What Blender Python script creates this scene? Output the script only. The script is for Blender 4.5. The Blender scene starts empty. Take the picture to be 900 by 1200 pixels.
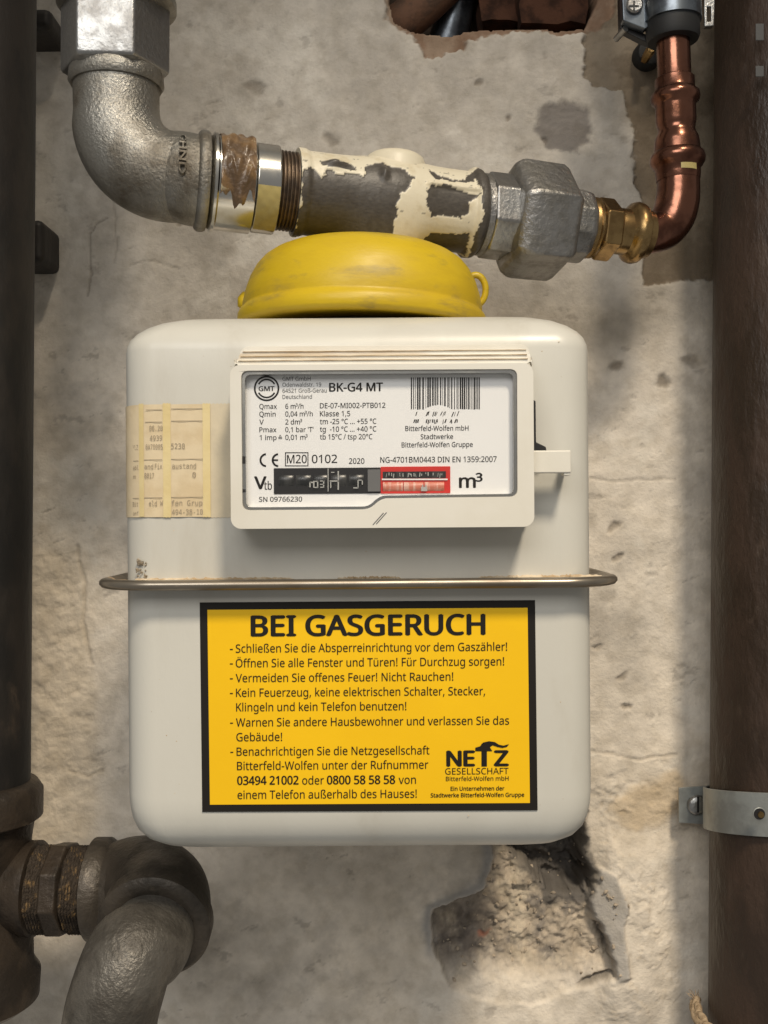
import bpy, bmesh, math, random
import numpy as np
from mathutils import Vector, Matrix
from mathutils.geometry import tessellate_polygon

random.seed(4)
rng = np.random.default_rng(7)
SC = bpy.context.scene
COL = SC.collection

# ------------------------------------------------------------------ camera
D = 0.635                    # camera to wall, metres
K = 36.0 / 37.0 / 1200.0     # tangent per photograph pixel
cam_d = bpy.data.cameras.new('camera')
cam_d.sensor_fit = 'VERTICAL'
cam_d.sensor_height = 36.0
cam_d.lens = 37.0
cam_d.clip_start = 0.01
cam_d.clip_end = 50
cam = bpy.data.objects.new('camera', cam_d)
COL.objects.link(cam)
cam.location = (0, -D, 0)
cam.rotation_euler = (math.radians(90), 0, 0)
SC.camera = cam

# ------------------------------------------------------------------ light
world = bpy.data.worlds.new('World')
SC.world = world
world.use_nodes = True
bg = world.node_tree.nodes['Background']
bg.inputs[0].default_value = (1.0, 0.97, 0.92, 1)
bg.inputs[1].default_value = 0.225

def aim(o, target):
    o.rotation_euler = (Vector(target) - o.location).to_track_quat('-Z', 'Y').to_euler()

ld = bpy.data.lights.new('cellar_lamp', 'SPOT')      # warm bulb above right, cone edge set to darken the upper wall
ld.energy = 385
ld.color = (1.0, 0.87, 0.69)
ld.shadow_soft_size = 0.26
ld.spot_size = math.radians(25)
ld.spot_blend = 0.13
lo = bpy.data.objects.new('cellar_lamp', ld)
COL.objects.link(lo)
lo.location = (0.66, -2.2, 2.45)
aim(lo, (-0.05, 0, -1.16))

ad = bpy.data.lights.new('room_light', 'AREA')       # dim unseen fill light behind the camera
ad.shape = 'RECTANGLE'
ad.size = 0.9
ad.size_y = 0.6
ad.energy = 8.5
ad.color = (1.0, 0.975, 0.94)
ao = bpy.data.objects.new('room_light', ad)
COL.objects.link(ao)
ao.location = (-0.25, -1.5, 0.75)
aim(ao, (0, 0, 0))

SC.view_settings.view_transform = 'Standard'
SC.view_settings.look = 'None'
SC.view_settings.exposure = 0.08
SC.view_settings.gamma = 1.0
SC.cycles.max_bounces = 6

# ------------------------------------------------------------------ helpers
def P(px, py, t=0.0):
    """photograph pixel at t metres in front of the wall -> world point"""
    d = D - t
    return Vector(((px - 450) * K * d, -t, (600 - py) * K * d))

def lin(h):
    h = h.lstrip('#')
    c = [int(h[i:i + 2], 16) / 255 for i in (0, 2, 4)]
    return tuple(((v + 0.055) / 1.055) ** 2.4 if v > 0.04045 else v / 12.92 for v in c)

def col4(c):
    if isinstance(c, str):
        c = lin(c)
    return (c[0], c[1], c[2], 1.0)

class NT:
    def __init__(self, m):
        self.t = m.node_tree
    def n(self, typ, **kw):
        nd = self.t.nodes.new(typ)
        for k, v in kw.items():
            setattr(nd, k, v)
        return nd
    def l(self, a, b):
        self.t.links.new(a, b)

def mat(name, colA, colB=None, scale=60, detail=6, lo=0.4, hi=0.62, rough=0.5, rough2=None,
        metal=0.0, bump=0.0, bscale=200, bdetail=4, colC=None, cscale=25, clo=0.55, chi=0.66,
        stretch=None, spec=0.5, coat=0.0, attr=None, bdist=0.001, cmetal=None, crough=None):
    m = bpy.data.materials.new(name)
    m.use_nodes = True
    w = NT(m)
    b = m.node_tree.nodes['Principled BSDF']
    b.inputs['Roughness'].default_value = rough
    b.inputs['Metallic'].default_value = metal
    b.inputs['Specular IOR Level'].default_value = spec
    b.inputs['Coat Weight'].default_value = coat
    b.inputs['Coat Roughness'].default_value = 0.15
    tc = w.n('ShaderNodeTexCoord')
    mp = w.n('ShaderNodeMapping')
    if stretch:
        mp.inputs['Scale'].default_value = stretch
    w.l(tc.outputs['Object'], mp.inputs['Vector'])
    V = mp.outputs['Vector']
    def noise(s, dt, ro=0.6, dis=0.0):
        n = w.n('ShaderNodeTexNoise')
        n.inputs['Scale'].default_value = s
        n.inputs['Detail'].default_value = dt
        n.inputs['Roughness'].default_value = ro
        n.inputs['Distortion'].default_value = dis
        w.l(V, n.inputs['Vector'])
        return n.outputs['Fac']
    def ramp(f, a, c):
        r = w.n('ShaderNodeMapRange', interpolation_type='SMOOTHSTEP')
        r.inputs['From Min'].default_value = a
        r.inputs['From Max'].default_value = c
        w.l(f, r.inputs['Value'])
        return r.outputs['Result']
    def mix(f, a, c):
        x = w.n('ShaderNodeMix', data_type='RGBA')
        w.l(f, x.inputs['Factor'])
        for s, v in ((x.inputs['A'], a), (x.inputs['B'], c)):
            if hasattr(v, 'links'):
                w.l(v, s)
            else:
                s.default_value = col4(v)
        return x.outputs['Result']
    cur = colA
    if attr:
        a = w.n('ShaderNodeAttribute', attribute_name=attr)
        cur = a.outputs['Color']
        if colB is not None:       # colB multiplies
            f = ramp(noise(scale, detail), lo, hi)
            x = w.n('ShaderNodeMix', data_type='RGBA', blend_type='MULTIPLY')
            w.l(f, x.inputs['Factor'])
            w.l(cur, x.inputs['A'])
            x.inputs['B'].default_value = col4(colB)
            cur = x.outputs['Result']
    elif colB is not None:
        f = ramp(noise(scale, detail), lo, hi)
        cur = mix(f, colA, colB)
        if rough2 is not None:
            r = w.n('ShaderNodeMapRange')
            r.inputs['To Min'].default_value = rough
            r.inputs['To Max'].default_value = rough2
            w.l(f, r.inputs['Value'])
            w.l(r.outputs['Result'], b.inputs['Roughness'])
    if colC is not None:
        f2 = ramp(noise(cscale, 7, 0.65, 0.3), clo, chi)
        cur = mix(f2, cur, colC)
        if cmetal is not None:
            r = w.n('ShaderNodeMapRange')
            r.inputs['To Min'].default_value = metal
            r.inputs['To Max'].default_value = cmetal
            w.l(f2, r.inputs['Value'])
            w.l(r.outputs['Result'], b.inputs['Metallic'])
    if hasattr(cur, 'links'):
        w.l(cur, b.inputs['Base Color'])
    else:
        b.inputs['Base Color'].default_value = col4(cur)
    if bump:
        bn = w.n('ShaderNodeBump')
        bn.inputs['Strength'].default_value = bump
        bn.inputs['Distance'].default_value = bdist
        w.l(noise(bscale, bdetail), bn.inputs['Height'])
        w.l(bn.outputs['Normal'], b.inputs['Normal'])
    return m

def wpos(o):
    v = Vector((0, 0, 0))
    while o is not None:
        v = v + o.location
        o = o.parent
    return v

def obj(name, verts, faces, m, parent=None, smooth=None, bevel=0.0, segs=2, attr=None):
    """one mesh object; verts are world coordinates (thing roots are rotated afterwards)"""
    me = bpy.data.meshes.new(name)
    off = wpos(parent) if parent else Vector((0, 0, 0))
    me.from_pydata([tuple(Vector(v) - off) for v in verts], [], faces)
    me.update()
    if m is not None:
        me.materials.append(m)
    if attr is not None:
        a = me.color_attributes.new('tint', 'FLOAT_COLOR', 'POINT')
        a.data.foreach_set('color', np.asarray(attr, dtype=np.float32).ravel())
    bm = bmesh.new()
    bm.from_mesh(me)
    bmesh.ops.recalc_face_normals(bm, faces=bm.faces)
    bm.to_mesh(me)
    bm.free()
    if smooth is not None:
        me.polygons.foreach_set('use_smooth', [True] * len(me.polygons))
        if smooth < 179:
            me.set_sharp_from_angle(angle=math.radians(smooth))
    o = bpy.data.objects.new(name, me)
    COL.objects.link(o)
    if parent:
        o.parent = parent
    if bevel:
        md = o.modifiers.new('bevel', 'BEVEL')
        md.width = bevel
        md.segments = segs
        md.limit_method = 'ANGLE'
        md.angle_limit = math.radians(35)
        me.polygons.foreach_set('use_smooth', [True] * len(me.polygons))
        me.set_sharp_from_angle(angle=math.radians(35))
        md.harden_normals = True
    return o

def thing(name, loc, label, cat, group=None):
    o = bpy.data.objects.new(name, None)
    o.empty_display_size = 0.02
    COL.objects.link(o)
    o.location = loc
    tag(o, label, cat, group)
    return o

def tag(o, label, cat, group=None):
    o['label'] = label
    o['category'] = cat
    if group:
        o['group'] = group

class MB:
    """collects shapes for one mesh"""
    def __init__(self):
        self.v, self.f = [], []
    def add(self, v, f):
        b = len(self.v)
        self.v += [Vector(x) for x in v]
        self.f += [[i + b for i in q] for q in f]
        return self
    def box(self, a, b):
        x0, x1 = sorted((a[0], b[0])); y0, y1 = sorted((a[1], b[1])); z0, z1 = sorted((a[2], b[2]))
        v = [(x, y, z) for x in (x0, x1) for y in (y0, y1) for z in (z0, z1)]
        return self.add(v, [(0, 1, 3, 2), (4, 6, 7, 5), (0, 4, 5, 1), (2, 3, 7, 6), (0, 2, 6, 4), (1, 5, 7, 3)])
    def lathe(self, p0, axis, prof, seg=48, phase=0.0, ref=None, cap=True, shape=None):
        """prof: (s along axis, radius); seg=6 makes a hexagon"""
        a = Vector(axis).normalized()
        r = Vector(ref) if ref else (Vector((0, 0, 1)) if abs(a.z) < 0.8 else Vector((0, -1, 0)))
        u = (r - a * r.dot(a)).normalized()
        w = a.cross(u)
        v, f = [], []
        for s, rad in prof:
            for i in range(seg):
                th = phase + 2 * math.pi * i / seg
                q = rad * (shape(th) if shape else 1)
                v.append(Vector(p0) + a * s + (u * math.cos(th) + w * math.sin(th)) * q)
        n = len(prof)
        for j in range(n - 1):
            for i in range(seg):
                k = (i + 1) % seg
                f.append((j * seg + i, j * seg + k, (j + 1) * seg + k, (j + 1) * seg + i))
        if cap:
            f.append(tuple(range(seg))[::-1])
            f.append(tuple((n - 1) * seg + i for i in range(seg)))
        return self.add(v, f)
    def tube(self, pts, rad, seg=40, sub=8, cap=True):
        """smooth tube through points (Catmull-Rom)"""
        pts = [Vector(p) for p in pts]
        rads = rad if isinstance(rad, (list, tuple)) else [rad] * len(pts)
        ctr, rr = [], []
        n = len(pts)
        for i in range(n - 1):
            a, b, c, d = pts[max(i - 1, 0)], pts[i], pts[i + 1], pts[min(i + 2, n - 1)]
            for k in range(sub):
                t = k / sub
                ctr.append(0.5 * ((2 * b) + (c - a) * t + (2 * a - 5 * b + 4 * c - d) * t * t + (3 * b - a - 3 * c + d) * t ** 3))
                rr.append(rads[i] + (rads[i + 1] - rads[i]) * t)
        ctr.append(pts[-1]); rr.append(rads[-1])
        return self.sweep(ctr, rr, seg, cap)
    def sweep(self, ctr, rr, seg=40, cap=True, twist=None):
        v, f = [], []
        tan = [(ctr[min(i + 1, len(ctr) - 1)] - ctr[max(i - 1, 0)]).normalized() for i in range(len(ctr))]
        u = tan[0].orthogonal().normalized()
        for i, c in enumerate(ctr):
            u = (u - tan[i] * u.dot(tan[i])).normalized()
            w = tan[i].cross(u)
            for k in range(seg):
                th = 2 * math.pi * k / seg
                q = rr[i] * (twist(i, th) if twist else 1)
                v.append(c + (u * math.cos(th) + w * math.sin(th)) * q)
        for j in range(len(ctr) - 1):
            for i in range(seg):
                k = (i + 1) % seg
                f.append((j * seg + i, j * seg + k, (j + 1) * seg + k, (j + 1) * seg + i))
        if cap:
            f.append(tuple(range(seg))[::-1])
            f.append(tuple((len(ctr) - 1) * seg + i for i in range(seg)))
        return self.add(v, f)
    def prism(self, outer, hole, y0, y1, fn=None):
        """polygon in x,z (with an optional hole) extruded from y0 to y1"""
        loops = [outer] + ([hole] if hole else [])
        flat = [p for lp in loops for p in lp]
        tris = tessellate_polygon([[Vector((p[0], p[1], 0)) for p in lp] for lp in loops])
        n = len(flat)
        v = [(p[0], y0, p[1]) for p in flat] + [(p[0], y1, p[1]) for p in flat]
        f = [tuple(t) for t in tris] + [tuple(i + n for i in t)[::-1] for t in tris]
        b = 0
        for lp in loops:
            m = len(lp)
            for i in range(m):
                k = (i + 1) % m
                f.append((b + i, b + k, b + k + n, b + i + n))
            b += m
        return self.add(v, f)
    def build(self, name, m, parent=None, **kw):
        return obj(name, self.v, self.f, m, parent, **kw)

def rrect(x0, x1, z0, z1, r, n=6):
    pts = []
    for cx, cz, a0 in ((x1 - r, z1 - r, 0), (x0 + r, z1 - r, 90), (x0 + r, z0 + r, 180), (x1 - r, z0 + r, 270)):
        for i in range(n + 1):
            a = math.radians(a0 + 90 * i / n)
            pts.append((cx + r * math.cos(a), cz + r * math.sin(a)))
    return pts

# numpy value noise -------------------------------------------------
def vnoise(x, y, seed):
    g = np.random.default_rng(seed).random((256, 256))
    xi = np.floor(x).astype(int); yi = np.floor(y).astype(int)
    fx = x - xi; fy = y - yi
    fx = fx * fx * (3 - 2 * fx); fy = fy * fy * (3 - 2 * fy)
    a = g[xi % 256, yi % 256]; b = g[(xi + 1) % 256, yi % 256]
    c = g[xi % 256, (yi + 1) % 256]; d = g[(xi + 1) % 256, (yi + 1) % 256]
    return (a * (1 - fx) + b * fx) * (1 - fy) + (c * (1 - fx) + d * fx) * fy

def fbm(x, y, s, seed, octv=5, gain=0.5):
    o = np.zeros_like(x); amp = 1.0; tot = 0.0
    for i in range(octv):
        o += amp * vnoise(x * s + 17.3 * i, y * s + 5.1 * i, seed + i)
        tot += amp; amp *= gain; s *= 2.03
    return o / tot - 0.5

def poly_sd(X, Y, poly):
    """signed distance to a polygon, negative inside"""
    p = np.array(poly, float)
    d = np.full(X.shape, 1e18)
    ins = np.zeros(X.shape, bool)
    n = len(p)
    for i in range(n):
        a = p[i]; b = p[(i + 1) % n]
        e = b - a
        wx = X - a[0]; wy = Y - a[1]
        t = np.clip((wx * e[0] + wy * e[1]) / (e @ e), 0, 1)
        dx = wx - e[0] * t; dy = wy - e[1] * t
        d = np.minimum(d, dx * dx + dy * dy)
        c = ((a[1] <= Y) & (b[1] > Y)) | ((b[1] <= Y) & (a[1] > Y))
        with np.errstate(divide='ignore', invalid='ignore'):
            xx = a[0] + (Y - a[1]) * e[0] / (e[1] if e[1] != 0 else 1e-9)
        ins ^= c & (X < xx)
    return np.where(ins, -1, 1) * np.sqrt(d)

def sstep(a, b, x):
    t = np.clip((x - a) / (b - a), 0, 1)
    return t * t * (3 - 2 * t)

# text --------------------------------------------------------------
def bundled(fn):
    """one of Blender's own fonts, or None for the built-in face"""
    try:
        import os
        return bpy.data.fonts.load(os.path.join(bpy.utils.system_resource('DATAFILES'), 'fonts', fn))
    except Exception:
        return None
NOTO = bundled('NotoSansHebrew-Regular.woff2')
SANS = NOTO
MONO = bundled('DejaVuSansMono.woff2')
def glyphs(s, bold=0.0, spacing=1.0, font=None):
    if '³' in s and font:                       # a small raised 3
        a, b = s.split('³', 1)
        v, f = glyphs(a, 0, 1.0, font)
        k_ = max(p[1] for p in glyphs('H', 0, 1.0, font)[0])
        for part, sc_, up_ in (('3', .62, .47 * k_), (b, 1.0, 0.0)):
            if part:
                v2, f2 = glyphs(part, 0, 1.0, font)
                x0 = max(p[0] for p in v) + .03 - min(p[0] for p in v2) * sc_
                n0 = len(v)
                v = v + [(x0 + p[0] * sc_, up_ + p[1] * sc_, 0) for p in v2]
                f = f + [tuple(i + n0 for i in q) for q in f2]
        return v, f
    cu = bpy.data.curves.new('t', 'FONT')
    cu.body = s
    cu.size = 1.0
    cu.resolution_u = 4
    cu.offset = bold
    cu.space_character = spacing
    if font:
        cu.font = font
    o = bpy.data.objects.new('t', cu)
    COL.objects.link(o)
    dg = bpy.context.evaluated_depsgraph_get()
    me = bpy.data.meshes.new_from_object(o.evaluated_get(dg))
    v = [tuple(x.co) for x in me.vertices]
    f = [tuple(p.vertices) for p in me.polygons]
    bpy.data.objects.remove(o)
    bpy.data.curves.remove(cu)
    bpy.data.meshes.remove(me)
    return v, f

# ------------------------------------------------------------------ materials
M = {}
M['wall'] = mat('aged_plaster', None, (0.87, 0.86, 0.84), scale=90, detail=8, lo=0.42, hi=0.66, rough=0.93,
                bump=0.5, bscale=520, bdetail=8, attr='tint', spec=0.15, bdist=0.0012)
M['brick'] = mat('old_brick', '#4f3528', '#33221a', scale=70, rough=0.95, bump=0.6, bscale=260, colC='#8a6a52', clo=0.6, chi=0.75, spec=0.2)
M['housing'] = mat('grey_enamel', (0.59, 0.578, 0.522), (0.55, 0.535, 0.478), scale=14, detail=5, rough=0.32, rough2=0.42, bump=0.05, bscale=900,
                   colC=(0.49, 0.465, 0.40), cscale=26, clo=0.52, chi=0.80, stretch=(1, 1, 0.35))
M['plastic'] = mat('ivory_plastic', (0.68, 0.655, 0.585), (0.64, 0.61, 0.53), scale=18, rough=0.42, bump=0.05, bscale=1600)
M['dust'] = mat('dusty_ivory_plastic', (0.74, 0.72, 0.65), (0.52, 0.40, 0.25), scale=55, lo=0.45, hi=0.7, rough=0.6, stretch=(0.25, 1, 2))
M['flange'] = mat('rolled_steel', (0.33, 0.29, 0.235), (0.20, 0.165, 0.125), scale=40, rough=0.33, rough2=0.5, metal=0.9, stretch=(0.3, 1, 1.5),
                  colC=(0.50, 0.34, 0.19), cscale=60, clo=0.6, chi=0.7, cmetal=0.1)
M['grime'] = mat('ochre_dirt', (0.40, 0.29, 0.17), (0.62, 0.52, 0.38), scale=120, rough=0.95)
M['yellow_cap'] = mat('yellow_plastic', (0.60, 0.42, 0.010), (0.53, 0.36, 0.010), scale=30, rough=0.40, rough2=0.52, bump=0.12, bscale=500,
                      colC=(0.30, 0.22, 0.05), cscale=52, clo=0.52, chi=0.76, stretch=(0.6, 0.6, 1.7))
M['galv'] = mat('galvanised_iron', (0.36, 0.345, 0.31), (0.24, 0.22, 0.185), scale=38, rough=0.36, rough2=0.54, metal=0.93, bump=0.75, bscale=620, bdetail=6,
                colC=(0.095, 0.075, 0.05), cscale=42, clo=0.50, chi=0.72, cmetal=0.5, bdist=0.0009)
M['steel'] = mat('zinc_plated_steel', (0.42, 0.42, 0.41), (0.30, 0.29, 0.275), scale=70, rough=0.34, rough2=0.46, metal=1.0, bump=0.3, bscale=500)
M['nut'] = mat('cast_grey_iron', (0.36, 0.35, 0.335), (0.25, 0.24, 0.22), scale=90, rough=0.36, rough2=0.48, metal=0.9, bump=0.9, bscale=300, bdetail=5, bdist=0.0009)
M['chrome'] = mat('bright_steel', (0.62, 0.61, 0.58), (0.50, 0.48, 0.43), scale=50, rough=0.17, rough2=0.26, metal=1.0)
M['brass'] = mat('brass', (0.40, 0.265, 0.115), (0.22, 0.14, 0.06), scale=70, rough=0.22, rough2=0.36, metal=1.0, bump=0.1, bscale=500)
M['copper'] = mat('copper', (0.24, 0.108, 0.070), (0.105, 0.046, 0.031), scale=45, rough=0.20, rough2=0.34, metal=1.0, bump=0.14, bscale=180,
                  colC=(0.16, 0.065, 0.035), cscale=70, clo=0.55, chi=0.72, cmetal=0.9)
M['iron'] = mat('bare_dark_iron', (0.060, 0.052, 0.044), (0.10, 0.088, 0.072), scale=160, rough=0.42, metal=0.4, bump=0.5, bscale=420)
M['thread'] = mat('rusty_thread', (0.085, 0.062, 0.045), (0.16, 0.11, 0.07), scale=150, rough=0.45, metal=0.6)
M['tee'] = mat('flaking_cream_paint', None, (0.86, 0.82, 0.74), scale=90, lo=0.5, hi=0.7, rough=0.42, attr='tint', bump=0.25, bscale=350)
M['rusty'] = mat('rust_brown_paint', (0.030, 0.018, 0.011), (0.046, 0.026, 0.016), scale=42, rough=0.42, rough2=0.60, bump=0.7, bscale=230, bdist=0.0015,
                 colC=(0.075, 0.050, 0.035), cscale=75, clo=0.58, chi=0.8, stretch=(1, 1, 0.45))
M['black_pipe'] = mat('blackened_pipe', (0.009, 0.008, 0.007), (0.024, 0.019, 0.015), scale=30, rough=0.55, bump=0.4, bscale=220,
                      colC=(0.085, 0.06, 0.04), cscale=60, clo=0.62, chi=0.8, stretch=(1, 1, 0.5))
M['brown_iron'] = mat('brown_iron', (0.050, 0.037, 0.026), (0.024, 0.018, 0.013), scale=50, rough=0.40, rough2=0.58, metal=0.35, bump=0.75, bscale=230,
                      colC=(0.12, 0.09, 0.06), cscale=90, clo=0.62, chi=0.78)
M['rust'] = mat('rusty_hemp_thread', (0.040, 0.028, 0.018), (0.20, 0.125, 0.05), scale=240, lo=0.54, hi=0.72, rough=0.8, bump=1.0, bscale=500, bdist=0.002)
M['elbow_iron'] = mat('dark_grey_brown_iron', (0.075, 0.062, 0.048), (0.034, 0.028, 0.021), scale=45, rough=0.40, rough2=0.55, metal=0.4, bump=0.6, bscale=300, colC=(0.12, 0.095, 0.065), cscale=70, clo=0.60, chi=0.8)
M['grey_pipe'] = mat('grey_iron_pipe', (0.128, 0.118, 0.102), (0.070, 0.063, 0.053), scale=60, rough=0.38, rough2=0.52, metal=0.45, bump=0.8, bscale=420,
                     colC=(0.075, 0.062, 0.048), cscale=45, clo=0.56, chi=0.74)
M['strap'] = mat('zinc_strap', (0.36, 0.38, 0.37), (0.27, 0.28, 0.27), scale=60, rough=0.42, metal=0.55, bump=0.15, bscale=300,
                 colC=(0.30, 0.21, 0.12), cscale=90, clo=0.66, chi=0.8, cmetal=0.1)
M['dull_grey'] = mat('flat_grey', (0.07, 0.07, 0.068), rough=0.6)
M['scar'] = mat('glue_residue', (0.20, 0.16, 0.11), (0.46, 0.41, 0.33), scale=400, rough=0.9)
M['rusted'] = mat('rusted_pipe', (0.13, 0.062, 0.032), (0.07, 0.038, 0.022), scale=80, rough=0.8, bump=0.6, bscale=300)
M['rubber'] = mat('black_rubber', (0.012, 0.012, 0.012), rough=0.6)
M['dark_steel'] = mat('dark_steel', (0.20, 0.225, 0.25), (0.10, 0.11, 0.125), scale=80, rough=0.3, metal=0.9)
M['black'] = mat('black_plastic', (0.012, 0.011, 0.011), rough=0.4)
M['ink'] = mat('black_ink', (0.014, 0.012, 0.010), rough=0.55, spec=0.2)
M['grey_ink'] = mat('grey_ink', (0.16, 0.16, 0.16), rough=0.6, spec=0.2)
M['faded_ink'] = mat('faded_ink', (0.33, 0.275, 0.20), rough=0.7, spec=0.2)
M['sign_yellow'] = mat('yellow_sticker', (0.86, 0.52, 0.006), (0.83, 0.495, 0.006), scale=12, rough=0.36, spec=0.4, bump=0.12, bscale=55)
M['white_print'] = mat('white_face', (0.88, 0.88, 0.87), rough=0.35)
M['paper'] = mat('yellowed_paper', (0.66, 0.55, 0.37), (0.60, 0.48, 0.30), scale=60, rough=0.7, bump=0.2, bscale=160)
M['tape'] = mat('yellowed_tape', (0.70, 0.58, 0.31), (0.66, 0.53, 0.26), scale=50, rough=0.32, bump=0.25, bscale=140)
M['tape_pale'] = mat('pale_tape', (0.62, 0.54, 0.39), (0.56, 0.49, 0.36), scale=50, rough=0.34, bump=0.2, bscale=120)
M['red'] = mat('red_print', (0.62, 0.03, 0.022), rough=0.4)
M['pink'] = mat('faded_red_drum', (0.62, 0.20, 0.13), (0.70, 0.45, 0.36), scale=230, lo=0.45, hi=0.6, rough=0.4, stretch=(1.6, 1, 0.25))
M['drum'] = mat('black_drum', (0.018, 0.019, 0.019), (0.05, 0.05, 0.048), scale=220, rough=0.3, stretch=(1.5, 1, 0.2))
M['digit'] = mat('white_digit', (0.42, 0.42, 0.40), rough=0.5)
M['brown_label'] = mat('torn_brown_label', (0.10, 0.060, 0.030), (0.21, 0.125, 0.055), scale=90, rough=0.35, bump=0.8, bscale=170, bdist=0.002,
                       colC=(0.55, 0.47, 0.32), cscale=85, clo=0.60, chi=0.66, coat=0.3)
M['yellow_tape'] = mat('old_yellow_tape', (0.42, 0.34, 0.13), (0.34, 0.27, 0.10), scale=80, rough=0.4)
M['rope'] = mat('hemp_rope', (0.45, 0.34, 0.22), (0.28, 0.20, 0.12), scale=300, rough=0.95, bump=1.0, bscale=700, bdist=0.001)

m = bpy.data.materials.new('clear_pane')
m.use_nodes = True
w = NT(m)
for n in list(m.node_tree.nodes):
    if n.type == 'BSDF_PRINCIPLED':
        m.node_tree.nodes.remove(n)
out = [n for n in m.node_tree.nodes if n.type == 'OUTPUT_MATERIAL'][0]
fr = w.n('ShaderNodeFresnel'); fr.inputs['IOR'].default_value = 1.5
tr = w.n('ShaderNodeBsdfTransparent'); tr.inputs[0].default_value = (0.97, 0.97, 0.97, 1)
gl = w.n('ShaderNodeBsdfGlossy'); gl.inputs['Roughness'].default_value = 0.04
mx = w.n('ShaderNodeMixShader')
ge = w.n('ShaderNodeNewGeometry'); mu = w.n('ShaderNodeMath', operation='MULTIPLY_ADD')
iv = w.n('ShaderNodeMath', operation='SUBTRACT'); iv.inputs[0].default_value = 1.0
w.l(ge.outputs['Backfacing'], iv.inputs[1]); mu.operation = 'MULTIPLY'
w.l(fr.outputs[0], mu.inputs[0]); w.l(iv.outputs[0], mu.inputs[1])
w.l(mu.outputs[0], mx.inputs[0]); w.l(tr.outputs[0], mx.inputs[1]); w.l(gl.outputs[0], mx.inputs[2])
w.l(mx.outputs[0], out.inputs[0])
M['pane'] = m

# ------------------------------------------------------------------ the wall
def axis_coords(lo_, hi_, step, far):
    a = np.arange(lo_, hi_ + step * 0.5, step)
    l = -np.geomspace(0.01, far, 14)[::-1] + lo_
    r = np.geomspace(0.01, far, 14) + hi_
    return np.concatenate([l, a, r])
gx = axis_coords(-0.255, 0.255, 0.00095, 0.9)
gz = axis_coords(-0.335, 0.335, 0.00095, 1.0)
X, Z = np.meshgrid(gx, gz, indexing='ij')
PX = 450 + X / (K * D)
PY = 600 - Z / (K * D)
wx = fbm(X, Z, 45, 11, 6, 0.62) * 34
wy = fbm(X, Z, 45, 31, 6, 0.62) * 34
fine = fbm(X, Z, 160, 51, 4, 0.55)
QX, QY = PX + wx, PY + wy
H = fbm(X, Z, 7, 71, 3) * 0.007 + fbm(X, Z, 34, 81, 5, 0.55) * 0.0015 + fine * 0.0007
cream = np.array([0.79, 0.71, 0.60]); grey = np.array([0.66, 0.60, 0.515]); tan = np.array([0.40, 0.295, 0.185])
brown = np.array([0.20, 0.145, 0.095]); dark = np.array([0.075, 0.062, 0.052]); redb = np.array([0.20, 0.095, 0.06])
C = np.zeros(X.shape + (3,)) + cream
def mixc(C, c, k):
    return C * (1 - k[..., None]) + np.asarray(c) * k[..., None]
C = mixc(C, grey, sstep(-0.10, 0.14, fbm(X, Z, 16, 101, 5, 0.6)) * 0.55)
C = mixc(C, [0.64, 0.56, 0.45], sstep(0.02, 0.2, fbm(X, Z, 11, 131, 5, 0.6)) * 0.5)
# upper part of the wall is greyed, its shade put into the colour
up = sstep(470, 330, PY + wy * 2)
C = mixc(C, [0.54, 0.495, 0.43], up * 0.8)
ST = fbm(X, Z * 1.25, 48, 145, 7, 0.66)
C = C * (1 + 0.50 * ST[..., None])
H += ST * 0.0009
PT = fbm(X + 2, Z, 15, 147, 7, 0.68)
C = mixc(C, [0.40, 0.36, 0.31], sstep(0.03, 0.20, PT) * .40)
C = mixc(C, [0.84, 0.79, 0.70], sstep(-0.04, -0.20, PT) * .45)
sc1 = sstep(0.19, 0.25, fbm(X + 3, Z * 1.7, 62, 149, 6, 0.66))
C = mixc(C, [0.30, 0.265, 0.225], sc1 * .4); H -= sc1 * .0004
ra_, rb2 = X * .93 + Z * .36, (Z * .93 - X * .36) * 7
sc2 = sstep(0.235, 0.29, fbm(ra_ + 3, rb2, 21, 153, 6, 0.7))
C = mixc(C, [0.30, 0.265, 0.22], sc2 * .45); H -= sc2 * .0005
# a thin skin of render missing in the upper right, under the clamp
def patch(poly, depth, c, edge=3.0, cn=None, rimc=None, amp=1.0):
    global H, C
    sd = poly_sd(PX + wx * amp, PY + wy * amp, poly)
    k = sstep(edge, -edge, sd)
    H -= k * depth
    cc = np.zeros(X.shape + (3,)) + np.asarray(c)
    if cn is not None:
        cc = mixc(cc, cn, sstep(-0.08, 0.12, fbm(X, Z, 60, 171, 5, 0.6)))
    C = C * (1 - k[..., None]) + cc * k[..., None]
    if rimc is not None:
        rk = np.exp(-(sd / 7) ** 2) * 0.55
        C = mixc(C, rimc, rk)
    return sd, k
patch([(684, -200), (688, 40), (682, 78), (696, 98), (728, 112), (742, 150), (752, 330), (800, 330), (900, 330), (900, -200)], 0.0032, [0.22, 0.175, 0.125], 2.5, [0.30, 0.245, 0.18])  # bare render at the top; the strip below has shade browned in
patch([(636, 128), (660, 112), (688, 128), (696, 165), (680, 182), (640, 176), (628, 160)], 0.0010, [0.255, 0.23, 0.205], 4)
patch([(440, -60), (446, 12), (470, 34), (486, 50), (496, 64), (516, 70), (545, 58), (566, 40), (600, 34), (650, 36), (700, 32), (716, 10), (720, -60)], 0.0040, [0.26, 0.17, 0.115], 2.5, [0.34, 0.25, 0.18])
sdh, kh = patch([(458, -220), (456, 0), (466, 22), (488, 36), (520, 38), (556, 31), (600, 28), (650, 29), (686, 27), (696, 0), (700, -220)], 0.085, [0.085, 0.062, 0.048], 3.0, [0.12, 0.085, 0.06], amp=0.45)
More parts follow.
